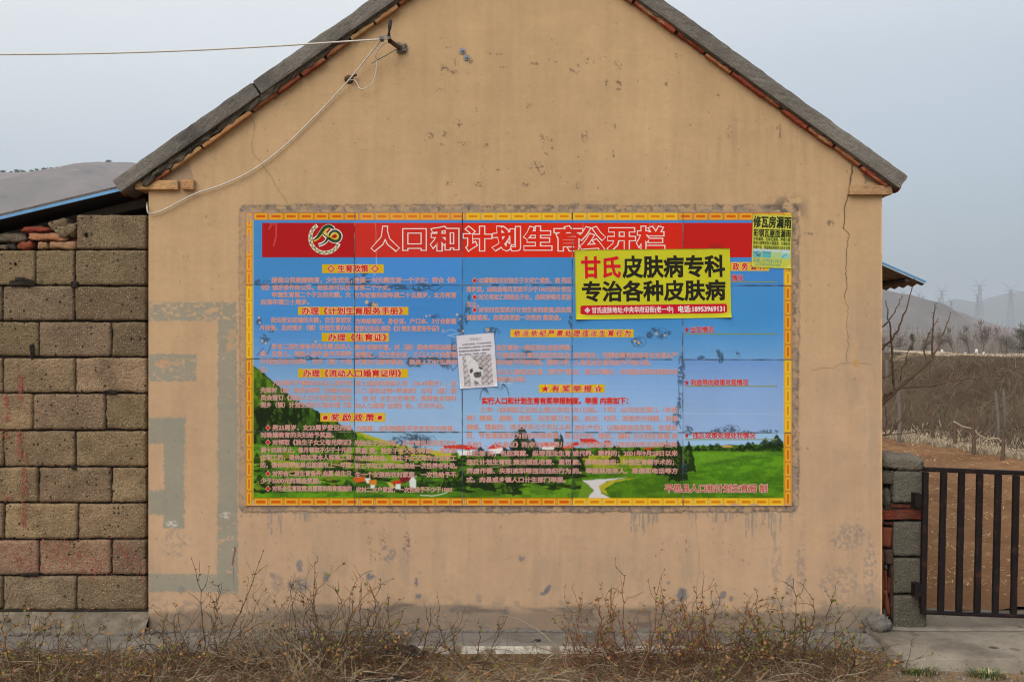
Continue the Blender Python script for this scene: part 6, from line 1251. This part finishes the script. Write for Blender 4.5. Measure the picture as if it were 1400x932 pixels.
for i, px in enumerate((4, 15, 24, 33, 44, 50, 61, 71, 79, 97, 148)):    # a thin row of trees on the hill crest
    py = np.interp(px, [p[0] for p in HP], [p[1] for p in HP]); rg = random.Random(i); q = P(px, float(py) + 1, 420 - D); hh = rg.uniform(.8, 1.7); r = empty('crest_tree', tuple(q)); tag(r, 'small dark tree in the thin row on the hazy hill crest', 'tree', 'trees along the hill crest'); mb = MB(); mb.tube([q, q + Vector((0, 0, hh * .7))], .12, .08, 4); part(mb, 'trunk', M_trunk, r); mb = MB()
    for k in range(60): c_ = q + Vector((rg.gauss(0, 1) * hh * .34, rg.gauss(0, 1) * hh * .3, hh * rg.uniform(.25, 1.0))); v = Vector((rg.gauss(0, 1), rg.gauss(0, 1), rg.gauss(0, 1))).normalized() * .5; s = v.cross(Vector((0, 1, .2))).normalized() * .3; mb.add([c_ - s, c_ + s, c_ + v], [(0, 1, 2)])
    part(mb, 'crown', M_pine, r)
# lattice pylons
M_steel = mat('galvanised_steel', (134, 138, 142), .7, .1, 1)
def pylon(label, px, yt, yb, dep):
    q = P(px, yb, dep - D); H_ = (yb - yt) / F * dep; r = empty('power_pylon', tuple(q)); tag(r, label, 'pylon', 'power pylons in the haze'); rd = max(.10, dep * .00016); mb = MB(); bw_ = H_ * .072; wst = H_ * .022
    C4 = lambda z, w_: [q + Vector((sx * w_, sy * w_, z)) for sx, sy in ((-1, -1), (1, -1), (1, 1), (-1, 1))]
    lv = [(0, bw_), (.22, bw_ * .8), (.42, bw_ * .6), (.6, bw_ * .42), (.72, wst), (.84, wst * .9)]
    for (z0, w0), (z1, w1) in zip(lv[:-1], lv[1:]):
        a, b_ = C4(z0 * H_, w0), C4(z1 * H_, w1)
        for k in range(4): mb.tube([a[k], b_[k]], rd, rd, 3, cap=False); mb.tube([a[k], b_[(k + 1) % 4]], rd * .6, rd * .6, 3, cap=False); mb.tube([a[(k + 1) % 4], b_[k]], rd * .6, rd * .6, 3, cap=False)
    part(mb, 'tower', M_steel, r); mb = MB(); mid = q + Vector((0, 0, .84 * H_))
    for s in (-1, 1):
        mb.tube([mid + Vector((s * wst, 0, 0)), mid + Vector((s * H_ * .13, 0, H_ * .13)), mid + Vector((s * H_ * .19, 0, H_ * .155))], rd, rd * .7, 3, cap=False); mb.tube([mid + Vector((0, 0, H_ * .02)), mid + Vector((s * H_ * .13, 0, H_ * .12))], rd * .7, rd * .7, 3, cap=False)
    for zz, w_ in ((.82, .16), (.72, .12)): mb.tube([q + Vector((-w_ * H_, 0, zz * H_)), q + Vector((0, 0, (zz + .03) * H_)), q + Vector((w_ * H_, 0, zz * H_))], rd * .9, rd * .9, 3, cap=False); mb.tube([q + Vector((-w_ * H_, 0, zz * H_)), q + Vector((w_ * H_, 0, zz * H_))], rd * .7, rd * .7, 3, cap=False)
    part(mb, 'crossarms', M_steel, r)
for a in (('tall power pylon standing before the blue mountains, largest of the row', 1339.5, 380, 442, 620), ('tall power pylon above the dark pines by the picture edge', 1382, 386, 450, 640), ('power pylon on the sky just outward of the hill foot', 1287.5, 389, 440, 720), ('short power pylon at the end of the blue mountain ridge', 1300.5, 406, 440, 700), ('small power pylon whose wires run over the hill below the awning tip', 1235, 396, 424, 1000), ('faint power pylon, the thinner of a pair on the hill shoulder', 1256, 397, 430, 1000), ('faint power pylon, the shorter of a pair on the hill shoulder', 1262, 401, 430, 1050), ('narrow power pylon half hidden behind its taller neighbour on the hill foot', 1284, 402, 440, 900), ('slim power pylon overlapping the largest one before the mountains', 1336.5, 395, 444, 780)): pylon(*a)

# ------------------------------------------------------------------ haze
M_haze = bpy.data.materials.new('haze'); M_haze.use_nodes = True; t_ = M_haze.node_tree
for n in list(t_.nodes): t_.nodes.remove(n)
o_ = t_.nodes.new('ShaderNodeOutputMaterial'); v_ = t_.nodes.new('ShaderNodeVolumePrincipled'); v_.inputs['Color'].default_value = (.60, .67, .76, 1); v_.inputs['Density'].default_value = .00046; v_.inputs['Anisotropy'].default_value = .0
t_.links.new(v_.outputs[0], o_.inputs['Volume'])
mb = MB(); mb.box((-3400, -120, -40), (3400, 4000, 150)); kind(mb.build('haze', M_haze), 'stuff', 'pale haze lying over the valley and the hills', 'haze')
